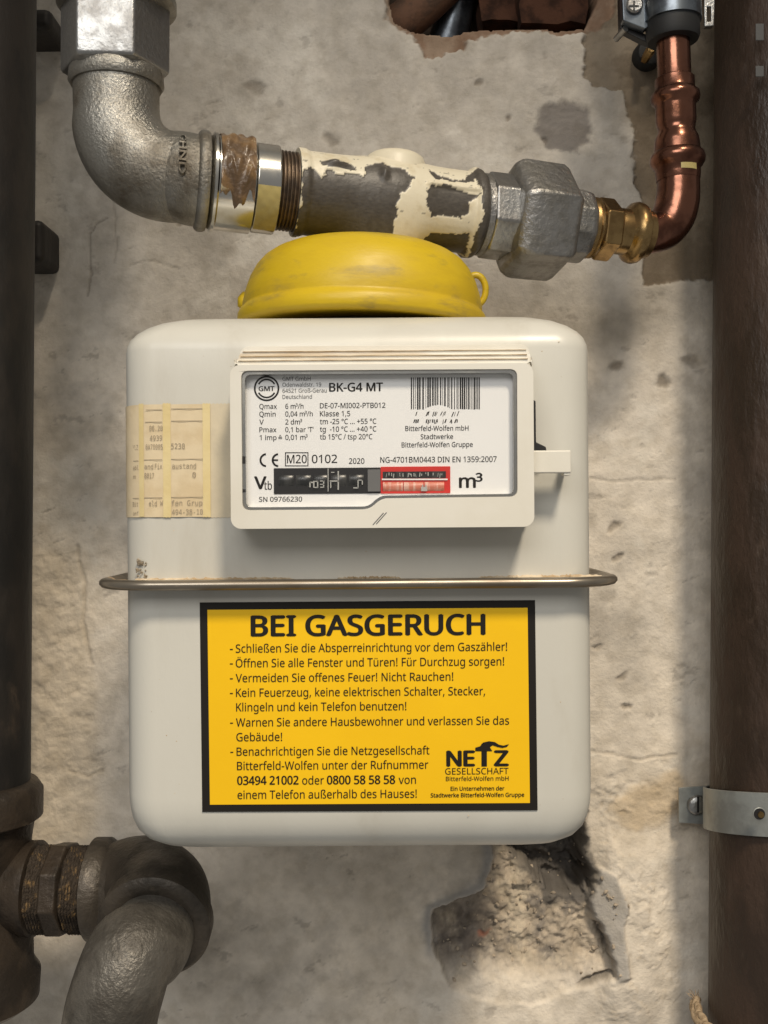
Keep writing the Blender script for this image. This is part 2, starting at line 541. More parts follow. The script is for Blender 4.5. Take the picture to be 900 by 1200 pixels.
# stains and chips on the right half
for (cx, cy, r_, a) in ((720, 428, 9, .7), (778, 448, 8, .7), (716, 622, 6, .6), (722, 652, 5, .6), (728, 790, 5, .6), (730, 822, 4, .7), (700, 756, 5, .4), (812, 430, 9, .6), (600, 132, 4, .6), (303, 104, 10, .5), (208, 262, 5, .6), (392, 168, 8, .5), (560, 96, 4, .5), (640, 168, 4, .5)):
    k = sstep(r_ * 1.3, r_ * 0.4, np.hypot((QX - cx) * 0.8, QY - cy))
    C = mixc(C, [0.20, 0.165, 0.125], k * a)
    H -= k * 0.0016
# hairline cracks (real grooves)
def crack(pts, w_, depth, k_=0.6):
    global H, C
    d = np.full(X.shape, 1e9)
    for a, b in zip(pts[:-1], pts[1:]):
        a = np.array(a, float); b = np.array(b, float); e = b - a
        t = np.clip(((PX + wx * .4 - a[0]) * e[0] + (PY + wy * .4 - a[1]) * e[1]) / (e @ e), 0, 1)
        d = np.minimum(d, np.hypot(PX + wx * .4 - a[0] - e[0] * t, PY + wy * .4 - a[1] - e[1] * t))
    k = sstep(w_ * 1.8, w_ * 0.4, d)
    H -= k * depth
    C = mixc(C, [0.13, 0.105, 0.08], k * k_)
crack([(106, 345), (105, 305), (104, 275), (112, 264), (128, 258)], 1.0, 0.001, .4)
crack([(135, 310), (138, 255), (136, 230)], .9, 0.0007, .25)
crack([(152, 312), (180, 305), (210, 318)], .9, 0.0006, .25)
crack([(80, 905), (104, 912), (118, 906)], 1.0, 0.001, .4)
crack([(92, 640), (100, 680), (96, 730), (110, 780)], 1.8, 0.0012, .4)
FL = fbm(X, Z, 52, 271, 5, .6)
zone = sstep(688, 706, PX) * sstep(806, 790, PX) * sstep(860, 930, PY)
fl = sstep(0.035, 0.045, FL) * zone
H += fl * 0.0006
fl2 = sstep(0.12, 0.128, fbm(X + 4, Z, 46, 281, 5, .6)) * zone
H += fl2 * 0.0007
C = mixc(C, [0.60, 0.50, 0.37], np.exp(-((FL - .038) / .006) ** 2) * zone * .45)
crack([(690, 560), (740, 566), (790, 560)], 1.3, 0.0006, .25)
crack([(694, 880), (745, 890), (792, 884)], 1.4, 0.0008, .3)
# ochre scab by the bracket
k = sstep(16, 2, poly_sd(QX, QY, [(728, 950), (745, 930), (790, 915), (800, 935), (770, 955), (740, 962)]))
C = mixc(C, [0.56, 0.43, 0.27], k * .65); H += k * 0.0012
# lower left: crumbly strip beside the black pipe, its pool of lamplight tinted in
k = sstep(15, -10, poly_sd(QX, QY, [(30, 640), (100, 650), (112, 980), (30, 1000)]))
C = mixc(C, [0.70, 0.60, 0.46], k * .6)
H += k * fbm(X, Z, 120, 191, 4, 0.6) * 0.0030
# the big broken patch under the meter
sdp = poly_sd(PX + wx * .7, PY + wy * .7, [(506, 1090), (512, 1072), (545, 1055), (572, 1040), (580, 1010), (575, 940), (690, 940), (682, 990), (694, 1022), (702, 1062), (708, 1102), (722, 1142), (700, 1152), (660, 1160), (620, 1178), (560, 1172), (520, 1140)])
kp = sstep(2.5, -2.5, sdp)
soft = sstep(1110, 1165, PY + wy)          # the patch fades out at its lower edge
kp = kp * (1 - soft * 0.85)
H -= kp * 0.0085
H += kp * (fbm(X, Z, 75, 211, 6, 0.68) * 0.012 + fbm(X, Z, 230, 215, 3, 0.7) * 0.0042)
pc = np.zeros(X.shape + (3,)) + np.array([0.47, 0.40, 0.315])
pc = mixc(pc, [0.26, 0.23, 0.20], sstep(-0.02, 0.12, fbm(X, Z, 42, 221, 6, 0.65)))
pc = mixc(pc, [0.55, 0.475, 0.37], sstep(0.02, 0.14, fbm(X, Z, 60, 231, 6, 0.65)))
lp = sstep(30, -20, poly_sd(QX, QY, [(506, 1080), (580, 1060), (585, 1110), (580, 1165), (520, 1150)]))
pc = mixc(pc, [0.17, 0.145, 0.125], lp * sstep(-0.12, 0.10, fbm(X, Z, 80, 241, 5, .6)) * .85)
kr = sstep(9, 3, np.hypot(QX - 568, QY - 1100))
pc = mixc(pc, [0.34, 0.13, 0.08], kr * .7)
pc = pc * (1 + .8 * fbm(X, Z, 190, 251, 4, .7)[..., None])
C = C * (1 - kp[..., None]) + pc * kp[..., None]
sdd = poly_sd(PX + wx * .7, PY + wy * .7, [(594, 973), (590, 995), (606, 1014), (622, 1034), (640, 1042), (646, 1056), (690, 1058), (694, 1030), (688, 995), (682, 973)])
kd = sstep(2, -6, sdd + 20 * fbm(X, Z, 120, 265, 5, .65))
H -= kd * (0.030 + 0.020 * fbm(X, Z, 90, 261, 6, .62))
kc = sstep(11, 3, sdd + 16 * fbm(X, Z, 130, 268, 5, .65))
C = mixc(C, np.array([0.125, 0.115, 0.105]) , kc * (.80 + .5 * np.clip(fbm(X, Z, 60, 269, 5, .6), -.4, .3)))  # the hole's deep shade is put into its colour
# lip of cement at the left of the patch
C = mixc(C, [0.34, 0.33, 0.32], np.exp(-((sdp - 7) / 7) ** 2) * sstep(620, 590, PX) * sstep(1140, 1100, PY) * .8)
# the raised slab of plaster that has come loose on the right
sds = poly_sd(PX + wx * .5, PY + wy * .5, [(700, 1016), (712, 1018), (724, 1024), (735, 1060), (728, 1090), (736, 1142), (720, 1150), (713, 1120), (704, 1086), (694, 1080), (692, 1060), (700, 1040)])
ks = sstep(2.5, -3, sds)
H = H * (1 - ks) + ks * (0.0015 + (PX - 694) / 42 * 0.008 + fine * .001)
C = mixc(C, [0.46, 0.43, 0.39], ks * .9)
kk = sstep(700, 722, PX + wx * .5) * sstep(960, 1010, PY + wy * .6) * sstep(1250, 1140, PY) * sstep(800, 745, PX)
kk = kk * (1 - kp) * (1 - ks)
H += kk * 0.0065
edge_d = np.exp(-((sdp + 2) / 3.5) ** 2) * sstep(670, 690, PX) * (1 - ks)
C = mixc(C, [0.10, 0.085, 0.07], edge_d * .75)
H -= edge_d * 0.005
flat = ~((np.abs(X) < 0.254) & (np.abs(Z) < 0.334))
C = C * (1 + 0.16 * fine[..., None])
nx, nz = len(gx), len(gz)
co = np.stack([X, -H, Z], -1).reshape(-1, 3)
idx = np.arange(nx * nz).reshape(nx, nz)
q = np.stack([idx[:-1, :-1], idx[1:, :-1], idx[1:, 1:], idx[:-1, 1:]], -1).reshape(-1, 4)
me = bpy.data.meshes.new('wall')
me.vertices.add(len(co)); me.vertices.foreach_set('co', co.ravel())
me.loops.add(q.size); me.loops.foreach_set('vertex_index', q.ravel().astype(np.int32))
me.polygons.add(len(q))
me.polygons.foreach_set('loop_start', np.arange(0, q.size, 4, dtype=np.int32))
me.polygons.foreach_set('loop_total', np.full(len(q), 4, dtype=np.int32))
me.update(calc_edges=True)
me.polygons.foreach_set('use_smooth', np.ones(len(q), bool))
at = me.color_attributes.new('tint', 'FLOAT_COLOR', 'POINT')
at.data.foreach_set('color', np.concatenate([np.clip(C, 0.01, 1), np.ones(C.shape[:2] + (1,))], -1).astype(np.float32).ravel())
me.materials.append(M['wall'])
wall = bpy.data.objects.new('wall', me)
COL.objects.link(wall)
wall['kind'] = 'structure'

# crumbs of mortar lying on the ledges of the broken plaster
mb = MB()
for i in range(170):
    px, py = random.uniform(520, 735), random.uniform(1000, 1165)
    p = P(px, py, 0)
    ii = int(np.clip(np.searchsorted(gx, p.x), 1, nx - 1)); jj = int(np.clip(np.searchsorted(gz, p.z), 1, nz - 1))
    if kp[ii, jj] < .4 and ks[ii, jj] < .4:
        continue
    r_ = random.choice([.0004, .0006, .0009, .0014])
    c_ = Vector((p.x, -H[ii, jj] - r_ * .2, p.z))
    ph = random.random() * 6
    mb.lathe(c_, (random.uniform(-.5, .5), -1, random.uniform(-.5, .5)), [(-r_ * .8, r_ * .4), (-r_ * .2, r_), (r_ * .5, r_ * .75), (r_ * .8, r_ * .25)], 6, ph, shape=lambda th: 1 + .3 * math.sin(2 * th + ph))
M['crumb'] = mat('mortar_crumbs', (0.50, 0.42, 0.32), (0.27, 0.225, 0.175), scale=150, rough=0.95)
cb = mb.build('mortar_crumb', M['crumb'], wall)
cb['kind'] = 'stuff'

# bricks showing in the broken hole at the top
def brick(px0, px1, py0, py1, t0, t1, rot=0.0):
    a, b = P(px0, py1, t1), P(px1, py0, t1)
    mb = MB()
    nx_, nz_ = 5, 3
    a.y = b.y = 0
    bm = bmesh.new()
    bmesh.ops.create_cube(bm, size=1)
    bmesh.ops.subdivide_edges(bm, edges=bm.edges[:], cuts=3, use_grid_fill=True)
    for v in bm.verts:
        v.co = Vector(((a.x + b.x) / 2 + v.co.x * (b.x - a.x), -(t0 + t1) / 2 + v.co.y * (t1 - t0), (a.z + b.z) / 2 + v.co.z * (b.z - a.z)))
        v.co += Vector((random.uniform(-1, 1), random.uniform(-1, 1), random.uniform(-1, 1))) * 0.0022
    bm.verts.index_update()
    v = [x.co.copy() for x in bm.verts]; f = [[x.index for x in p.verts] for p in bm.faces]
    bm.free()
    return obj('brick', v, f, M['brick'], wall, smooth=40, bevel=0.0)
brick(612, 690, -60, 27, -0.075, -0.012)
brick(565, 608, -80, 26, -0.080, -0.034)
brick(700, 800, -200, -60, -0.075, -0.01)

# pipes inside the hole
t = thing('buried_pipe', P(490, 30, -0.03), 'dark brown pipe crossing slantwise inside the broken hole at the top of the wall', 'pipe')
MB().tube([P(430, 45, -0.038), P(480, 20, -0.038), P(545, -40, -0.04), P(640, -130, -0.045)], 0.0125, 24).build('tube', M['rusted'], t, smooth=60)
t = thing('buried_conduit', P(530, 35, -0.05), 'grey conduit standing behind the slanting pipe in the broken hole', 'conduit')
MB().tube([P(520, 60, -0.058), P(532, 10, -0.058), P(540, -120, -0.058)], 0.0125, 24).build('tube', M['dark_steel'], t, smooth=60)

# ------------------------------------------------------------------ gas meter
CX, CY = -0.0102, -0.115
HW, HD, RC = 0.1004, 0.075, 0.0145
ZF, ZT, ZB = -0.0296, 0.0872, -0.1468
ROT = math.radians(0.42)
meter = thing('gas_meter', (CX, CY, ZB), 'pale grey single pipe gas meter with white display and yellow warning sticker', 'gas meter')
def PM(px, py, t):
    """photograph pixel -> point in the meter's unrotated frame (it hangs 0.4 degrees off level)"""
    p = P(px, py, t)
    dx, dz = p.x - CX, p.z - ZB
    c, s = math.cos(ROT), math.sin(ROT)
    return Vector((CX + dx * c - dz * -s * 1.0, p.y, ZB - dx * s + dz * c))

def loft(rings, cap0=True, cap1=True, n=9):
    v, f = [], []
    cnt = None
    for ins, z in rings:
        pts = rrect(CX - HW + ins, CX + HW - ins, CY - HD + ins, CY + HD - ins, RC, n)
        cnt = len(pts)
        v += [(p[0], p[1], z) for p in pts]
    for j in range(len(rings) - 1):
        for i in range(cnt):
            k = (i + 1) % cnt
            f.append((j * cnt + i, j * cnt + k, (j + 1) * cnt + k, (j + 1) * cnt + i))
    if cap0:
        f.append(tuple(range(cnt))[::-1])
    if cap1:
        f.append(tuple((len(rings) - 1) * cnt + i for i in range(cnt)))
    return v, f
v, f = loft([(0, ZF), (0, ZT - .030), (0, ZT - .0180), (.0003, ZT - .0155), (.0014, ZT - .0125), (.0036, ZT - .0095), (.0070, ZT - .0066), (.0115, ZT - .0040), (.0170, ZT - .0021), (.0230, ZT - .0009), (.0300, ZT - .0002), (.038, ZT)])
obj('upper_housing', v, f, M['housing'], meter, smooth=60)
v, f = loft([(.022, ZB), (.016, ZB + .0006), (.0105, ZB + .0026), (.0060, ZB + .0058), (.0030, ZB + .0100), (.0012, ZB + .0150), (.0003, ZB + .0205), (0, ZB + .026), (0, ZF - .003), (0, ZF - .0001)])
obj('lower_housing', v, f, M['housing'], meter, smooth=60)
# rolled seam round the middle
v, f = [], []
prof = [(-.004, -.0010), (.0060, -.0010), (.0074, -.0021), (.0092, -.0024), (.0110, -.0019), (.0120, -.0007), (.0120, .0006), (.0110, .0016), (.0092, .0020), (.0074, .0016), (.0060, .0008), (-.004, .0008)]
n = 14
for o_, dz in prof:
    for p in rrect(CX - HW - o_, CX + HW + o_, CY - HD - o_, CY + HD + o_, RC + o_, n):
        v.append((p[0], p[1], ZF + dz))
cnt = (n + 1) * 4
for j in range(len(prof)):
    for i in range(cnt):
        k = (i + 1) % cnt
        j2 = (j + 1) % len(prof)
        f.append((j * cnt + i, j * cnt + k, j2 * cnt + k, j2 * cnt + i))
seam = obj('seam_flange', v, f, M['flange'], meter, smooth=60)
# dirt lying in the seam and the little glue scar on the left
mb = MB()
for i in range(260):
    px = random.choice([random.uniform(160, 330), random.uniform(560, 700)]) if random.random() < .7 else random.uniform(160, 700)
    x = PM(px, 680, .19).x
    y = CY - HD - abs(random.gauss(0, .0018)) - .0004
    r_ = random.uniform(.0002, .0007)
    mb.lathe((x, y, ZF + .0008), (0, 0, 1), [(0, r_), (r_ * .6, r_ * .8), (r_ * .8, r_ * .2)], 6, random.random() * 3)
for (pa, pb) in ((158, 345), (395, 470), (560, 706)):
    xa, xb_ = PM(pa, 680, .19).x, PM(pb, 680, .19).x
    N_ = 70
    vv_, ff_ = [], []
    for i in range(N_ + 1):
        x = xa + (xb_ - xa) * i / N_
        wd = (.0009 + .0028 * random.random()) * math.sin(math.pi * i / N_) ** .4
        vv_ += [(x, CY - HD + .0006, ZF + .0020 + wd * .25), (x, CY - HD - wd, ZF + .00125 + .0004 * random.random())]
    for i in range(N_):
        ff_.append((2 * i, 2 * i + 1, 2 * i + 3, 2 * i + 2))
    mb.add(vv_, ff_)
d_ = mb.build('dust', M['grime'], meter, smooth=60)
d_['kind'] = 'stuff'
mb = MB()
for i in range(14):
    a = PM(166 + random.uniform(-5, 5), 676 - random.uniform(0, 20) , .190)
    yy = CY - HD - .0002
    r_ = random.uniform(.0003, .0011)
    mb.lathe((a.x, yy + .0004, a.z), (random.uniform(-.5, .5), -1, random.uniform(-.5, .5)), [(0, r_), (.0003, r_ * .7), (.0004, r_ * .2)], 7, random.random(), shape=lambda th: 1 + .4 * math.sin(3 * th))
mb.build('glue_scar', M['scar'], meter)
mb = MB()
for i in range(90):
    px, py = random.uniform(165, 685), random.choice([random.uniform(400, 668), random.uniform(700, 960)])
    a = PM(px, py, .19)
    r_ = random.choice([.00012, .00016, .0002, .0003])
    mb.lathe((a.x, CY - HD + .00005, a.z), (0, -1, 0), [(0, r_), (.00012, r_ * .7)], 6, random.random() * 3)
sp1 = mb.build('speck', M['grime'], meter)
sp1['kind'] = 'stuff'
# neck to the tee
MB().lathe((CX, CY, ZT - .002), (0, 0, 1), [(0, .040), (.004, .040), (.006, .030), (.022, .028), (.026, .016)], 48).build('neck', M['iron'], meter, smooth=40)

# ---- display housing
TF = .2125                 # its front face, metres from the wall
def S(px, py, t):
    p = PM(px, py, t)
    return (p.x, p.z)
def fr_rect(x0, x1, y0, y1, t, r):
    a, b = S(x0, y1, t), S(x1, y0, t)
    return rrect(a[0], b[0], a[1], b[1], r)
outer = fr_rect(270.5, 625, 425, 620, TF, .0042)
def bez(pts, t):
    return [S(x, y, t) for x, y in pts]
def rounded_poly(pts, r, n=5):
    out_ = []
    m_ = len(pts)
    for i in range(m_):
        p0, p1, p2 = Vector(pts[i - 1]), Vector(pts[i]), Vector(pts[(i + 1) % m_])
        a = p1 + (p0 - p1).normalized() * min(r, (p0 - p1).length * .45)
        b = p1 + (p2 - p1).normalized() * min(r, (p2 - p1).length * .45)
        for k in range(n + 1):
            t_ = k / n
            q_ = a * (1 - t_) ** 2 + p1 * 2 * t_ * (1 - t_) + b * t_ * t_
            out_.append((q_.x, q_.y))
    return out_
win_px = [(282.5, 434.5), (606, 432.5), (606.5, 582), (447, 584), (433, 597), (284, 598)]
hole = rounded_poly(bez(win_px, TF), .0030)
mb = MB()
mb.prism(outer, hole, -.1965, -TF)
housing = mb.build('display_housing', M['plastic'], meter, bevel=.0009, segs=3)
mb = MB()
mb.prism(fr_rect(282, 621, 403.5, 612, .1960, .0040), None, -.1885, -.1960)
mb.build('back_box', M['plastic'], housing, bevel=.0009, segs=2)
for i, (t0, t1, pt, x0, x1) in enumerate(((.1962, .2005, 409.5, 279.5, 621.5), (.2007, .2050, 415.0, 277, 622.5), (.2052, .2092, 420.0, 274.5, 623.5))):
    mb = MB()
    mb.prism(fr_rect(x0, x1, pt, 429, t1, .0030), None, -t0, -t1)
    mb.build('ridge', M['dust'], housing, bevel=.0007, segs=2)
    a, b = S(x0 + 5, pt + 2.0, t1 + .0001), S(x1 - 5, pt + .7, t1 + .0001)
    MB().box((a[0], -t1 - .0006, a[1] - .0002), (b[0], -t1 + .0002, b[1])).build('dust_line', M['grime'], housing)
# small hinge pins seen in the left groove and the moulded mark below the notch
mb = MB()
for a, b in (((445, 618), (451, 606.5)), ((441, 619), (447.5, 607))):
    p0, p1 = PM(a[0] - 4 + (0 if a[0] > 442 else 0), a[1] - 4, TF), PM(b[0] + 2, b[1] - 6, TF)
    mb.tube([p0, p1], .00022, 6, 1)
mb.build('moulded_mark', M['grey_ink'], housing)
# face plate, gasket, clear pane
TP = .2070
fp = rounded_poly(bez([(279, 430), (610, 428), (610, 588), (449, 589), (436, 603), (280, 604)], TP), .002)
plate = MB().prism(fp, None, -.1968, -TP).build('face_plate', M['white_print'], meter)
gas = rounded_poly(bez(win_px, TF), .0030)
inn = rounded_poly(bez([(286.5, 438.5), (602, 436.5), (602.5, 578.5), (445.5, 580.5), (431.5, 593.5), (288, 594.5)], TF), .0026)
gas2 = [(p[0] * 1.0, p[1]) for p in gas]
def shrink(poly, k):
    c = Vector((sum(p[0] for p in poly) / len(poly), sum(p[1] for p in poly) / len(poly)))
    return [tuple(c + (Vector(p) - c) * k) for p in poly]
MB().prism(shrink(gas, .9995), inn, -.2072, -.2112).build('gasket', M['chrome'], meter, bevel=.0003)
MB().prism(shrink(inn, .9985), None, -.2093, -.2103).build('window_pane', M['pane'], meter, bevel=.0003)
# hinge pins in the groove
mb = MB()
for (px, py, h_) in ((286, 539, 9), (286, 575, 4)):
    a, b = PM(px - 1.5, py + h_ / 2, .2106), PM(px + 2, py - h_ / 2, .2106)
    mb.box((a.x, -.2106, a.z), (b.x, -.2116, b.z))
mb.build('hinge_pin', M['black'], meter, bevel=.0002)

_cap = {}
def cap_of(font):
    k_ = font.name if font else ''
    if k_ not in _cap:
        _cap[k_] = max(p[1] for p in glyphs('H', 0.0, 1.0, font)[0])
    return _cap[k_]
def lettering(name, lines, t, m_, parent, conf=None, font=None):
    """flat print: (text, x0, x1, baseline y, cap height, bold) in photograph pixels on plane t"""
    mb = MB()
    kd_ = K * (D - t)
    for ln in lines:
        s, x0, x1, yb, cap_ = ln[:5]
        bold = ln[5] if len(ln) > 5 else (.007 if m_ is not M['faded_ink'] else 0.0)
        v, f = glyphs(s, 0.0, 1.0, font or SANS)
        if not v:
            continue
        mnx = min(p[0] for p in v); mxx = max(p[0] for p in v)
        sx = (x1 - x0) / (mxx - mnx) * kd_
        sz = cap_ / cap_of(font or SANS) * kd_
        o_ = PM(x0, yb, t)
        # heavy strokes: the outline is printed a few times with a slight offset
        for n_, (ox, oz) in enumerate([(0, 0)] if bold <= 0 else [(-bold, 0), (bold, 0), (0, 0), (0, bold * .6), (0, -bold * .6)]):
            vv = []
            for p in v:
                x = o_.x + (p[0] + ox - mnx) * sx
                z = o_.z + (p[1] + oz) * sz
                y = -t - n_ * 4e-6 if conf is None else conf(x)
                vv.append((x, y, z))
            mb.add(vv, f)
    return mb.build(name, m_, parent)

TL = TP + .00012
B_ = .022
lettering('lettering', [
    ('Qmax', 304, 324.4, 479.2, 5.8), ('6 m³/h', 334.4, 355.6, 479, 5.8), ('DE-07-MI002-PTB012', 375, 451.6, 478.4, 6),
    ('Qmin', 304, 323, 488.2, 5.8), ('0,04 m³/h', 334.4, 366.4, 488, 5.8), ('Klasse 1,5', 375, 410.4, 487.8, 6),
    ('V', 304, 309, 497.5, 5.8), ('2 dm³', 334.4, 354, 497.4, 5.8), ('tm -25 °C ... +55 °C', 375, 441, 497, 6),
    ('Pmax', 304, 324, 506.5, 5.8), ("0,1 bar 'T'", 334.4, 367.4, 506.4, 5.8), ('tg  -10 °C ... +40 °C', 375, 441, 506, 6),
    ('1 imp', 304.4, 324, 515.7, 5.8), ('=', 326.3, 330.6, 515.9, 5.2), ('^', 326.8, 330, 514.6, 5.2), ('0,01 m³', 334.4, 360.4, 515.4, 5.8), ('tb 15°C / tsp 20°C', 375, 436.4, 515, 6),
    ('0102', 365.6, 395, 542.6, 9.6), ('M20', 336.4, 359.4, 542.8, 9.6), ('2020', 409, 427, 543.5, 6.4),
    ('NG-4701BM0443 DIN EN 1359:2007', 445.7, 582, 542.2, 6.5), ('tb', 309.6, 318.6, 573.8, 9.5), ('SN 09766230', 303.6, 354, 588, 5.6),
    ('Bitterfeld-Wolfen mbH', 475, 549, 505, 5.7), ('Stadtwerke', 493, 531, 514.6, 5.7), ('Bitterfeld-Wolfen Gruppe', 470.7, 554, 524.2, 5.7)], TL, M['ink'], plate)
lettering('type_name', [('BK-G4 MT', 386, 448.6, 458.7, 9.8, B_)], TL, M['ink'], plate)
for nm_, ln_ in (('volume_symbol', ('V', 298.4, 312, 573, 14.5, B_)), ('unit_symbol', ('m³', 538.5, 565, 571.5, 15.5, B_)), ('emblem_lettering', ('GMT', 303.3, 321.5, 458.2, 5.4, B_))):
    lettering(nm_, [ln_], TL, M['ink'], plate)
lettering('address', [('GMT GmbH', 331, 364, 446.3, 4.6), ('Odenwaldstr. 19', 331, 376.4, 453.2, 4.6), ('64521 Groß-Gerau', 331, 383, 460.2, 4.6), ('Deutschland', 331, 365.6, 467.4, 4.6)], TL, M['grey_ink'], plate)
# ring emblem, CE mark, box round M20
def ring2d(mb, cx, cy, r0, r1, a0, a1, t, n=40):
    c_ = PM(cx, cy, t); k_ = K * (D - t)
    v, f = [], []
    for i in range(n + 1):
        a = math.radians(a0 + (a1 - a0) * i / n)
        for r_ in (r0, r1):
            v.append((c_.x + r_ * k_ * math.cos(a), -t, c_.z + r_ * k_ * math.sin(a)))
    for i in range(n):
        f.append((2 * i, 2 * i + 1, 2 * i + 3, 2 * i + 2))
    mb.add(v, f)
def rect2d(mb, x0, x1, y0, y1, t, skew=0.0):
    a, b, c_, d_ = PM(x0, y1, t), PM(x1, y1, t), PM(x1 + skew, y0, t), PM(x0 + skew, y0, t)
    mb.add([a, b, c_, d_], [(0, 1, 2, 3)])
mb = MB()
ring2d(mb, 312.4, 455.2, 12.9, 14.9, 0, 360, TL)
ring2d(mb, 312.4, 455.2, 9.6, 11.4, 28, 152, TL, 20)
ring2d(mb, 312.4, 455.2, 9.6, 11.4, 208, 332, TL, 20)
mb.build('emblem', M['ink'], plate)
mb = MB()
ring2d(mb, 312.3, 539.2, 5.9, 8.2, 95, 265, TL, 20)
ring2d(mb, 326.6, 539.2, 5.9, 8.2, 95, 265, TL, 20)
rect2d(mb, 319.5, 325.8, 538.2, 540.2, TL)
mb.build('ce_mark', M['ink'], plate)
mb = MB()
for a in ((334, 361.4, 530, 531), (334, 361.4, 545.4, 546.4), (334, 335, 530, 546.4), (360.4, 361.4, 530, 546.4)):
    rect2d(mb, a[0], a[1], a[2], a[3], TL)
mb.build('type_box', M['ink'], plate)
# bar code, ends distorted by the lens of the pane
mb = MB()
x = 481.5
bars = []
while x < 562:
    wd = random.choice([.55, .55, .9, 1.3, 1.7])
    e = 479.5 - 5 * max(0, math.sin((x - 496) / 34 * 3.14)) * (1 if 496 < x < 530 else 0) + random.uniform(-.4, .4)
    rect2d(mb, x, x + wd, 442.3, e, TL)
    bars.append(x)
    x += wd + random.choice([.7, .7, 1.0, 1.5, 2.1])
for x in bars:
    if 486 < x < 536 and random.random() < .62:
        y = 481.5 + random.uniform(0, 1.5)
        rect2d(mb, x, x + random.uniform(.5, 1.2), y, y + random.uniform(4, 6), TL, skew=random.uniform(1.0, 2.5))
    if 484 < x < 537 and random.random() < .85:
        y = 491 + random.uniform(0, .8)
        rect2d(mb, x, x + random.uniform(.7, 1.7), y, y + random.uniform(3.6, 5.4), TL, skew=random.uniform(-.6, 1.8))
mb.build('barcode', M['ink'], plate)
# counter windows with their drums
cw = MB().prism(fr_rect(321, 446, 547.8, 579, TP + .0003, .0003), None, -TP + .0010, -TP - .0003).build('counter_window', M['black'], meter)
def drums(parent, x0, x1, y0, y1, cnt_, m_, t):
    a, b = PM(x0, (y0 + y1) / 2, t), PM(x1, (y0 + y1) / 2, t)
    h_ = (y1 - y0) * K * (D - t) / 2
    st = (b.x - a.x) / cnt_
    for i in range(cnt_):
        o_ = MB().lathe((a.x + st * (i + .06), -t + h_ * .86, a.z), (1, 0, 0), [(0, h_ * .97), (.0002, h_), (st * .88 - .0002, h_), (st * .88, h_ * .97)], 32).build('digit_drum', m_, parent, smooth=40)
drums(cw, 325, 428, 551.5, 575.5, 5, M['drum'], TP + .0004)
mb = MB()
TD = TP + .0013
# broken strokes of the numerals, garbled by the pane
for (x0, x1, y0, y1) in ((363, 367, 564.5, 566), (362.5, 364, 565, 571), (367, 368.5, 563.5, 571.5), (368.5, 373, 563.5, 564.6), (371.5, 373, 564, 571), (368.5, 373, 570.6, 571.8), (375, 379.5, 563, 564.2), (378.5, 380, 563, 571),
                         (375, 380, 567, 568), (375.2, 380, 570.4, 571.6), (384, 385, 549, 576), (386.5, 397, 563, 564.4), (395.6, 397.2, 552, 574), (388, 392, 553, 554), (387, 388.2, 564, 572), (414, 420, 571, 572.4), (419, 420.2, 562.5, 572), (420, 425, 562, 563.2), (424, 425.2, 562, 568)):
    rect2d(mb, x0, x1, y0, y1, TD)
mb.build('numeral', M['digit'], cw)
MB().prism(fr_rect(431, 445.6, 550, 576, TP + .0012, .0003), None, -TP, -TP - .0012).build('window_reflection', M['grey_ink'], cw)  # grey plate standing in for a reflection at the window's right end
rw = MB().prism(fr_rect(446.2, 527.6, 546.4, 578.4, TP + .0004, .0003), None, -TP + .0010, -TP - .0004).build('red_counter_window', M['red'], meter)
MB().prism(fr_rect(448.6, 522.5, 552.2, 560.5, TP + .0006, .0002), None, -TP, -TP - .0006).build('black_strip', M['drum'], rw)  # black strip across the upper part of the red window
a, b = PM(448.4, 577.2, TP + .0007), PM(521, 563.2, TP + .0007)
st = (b.x - a.x) / 3
for i in range(3):
    hh = (b.z - a.z) / 2
    MB().lathe((a.x + st * (i + .02), -TP + hh * .45, (a.z + b.z) / 2), (1, 0, 0), [(0, hh * .98), (.0002, hh), (st * .96 - .0002, hh), (st * .96, hh * .98)], 28).build('digit_drum', M['pink'], rw, smooth=40)
mb = MB()
rect2d(mb, 447.6, 524.5, 560.9, 562.6, TP + .0009)
mb.build('divider', M['white_print'], rw)
mb = MB()
for i in range(26):
    x = 450 + i * 2.7 + random.uniform(-.6, .6)
    if random.random() < .75:
        y = 553.2 + random.uniform(0, 2)
        rect2d(mb, x, x + random.uniform(.4, 1.3), y, y + random.uniform(2, 5.5), TP + .0008, skew=random.uniform(-.9, .9))
for (x0, x1, y0, y1) in ((493.5, 500.5, 570.5, 575.5), (494.5, 496, 568, 570.5), (498.2, 499.6, 568, 570.5)):
    rect2d(mb, x0, x1, y0, y1, TP + .0017)
mb.build('numeral', M['digit'], rw)

# seal tab on the right of the display
mb = MB()
a, b = PM(622, 554.5, .206), PM(669.5, 527.5, .206)
mb.box((a.x, -.2025, a.z), (b.x, -.2058, b.z))
c_ = PM(661, 558, .206)
mb2 = MB()
mb2.box((c_.x, -.1985, a.z - .0010), (b.x - .0002, -.2052, a.z + .0002))
tab = mb.build('seal_tab', M['plastic'], meter, bevel=.0006)
mb2.build('tab_hook', M['plastic'], tab, bevel=.0004)
c0, c1 = PM(669.5, 554.5, .2058), PM(668, 527.5, .2058)
MB().box((b.x - .0012, -.1900, a.z + .0003), (b.x + .0001, -.2028, b.z - .0003)).build('tab_end', M['plastic'], tab, bevel=.0004)
# black strip and wedge behind it, built as a small bracket
pts = [S(623.5, 468, .198), S(628, 469.5, .198), S(628.5, 518, .198), S(640, 523.5, .198), S(641, 530, .198), S(623.5, 531, .198)]
MB().prism(pts, None, -.1890, -.1975).build('black_bracket', M['black'], meter, bevel=.0003)

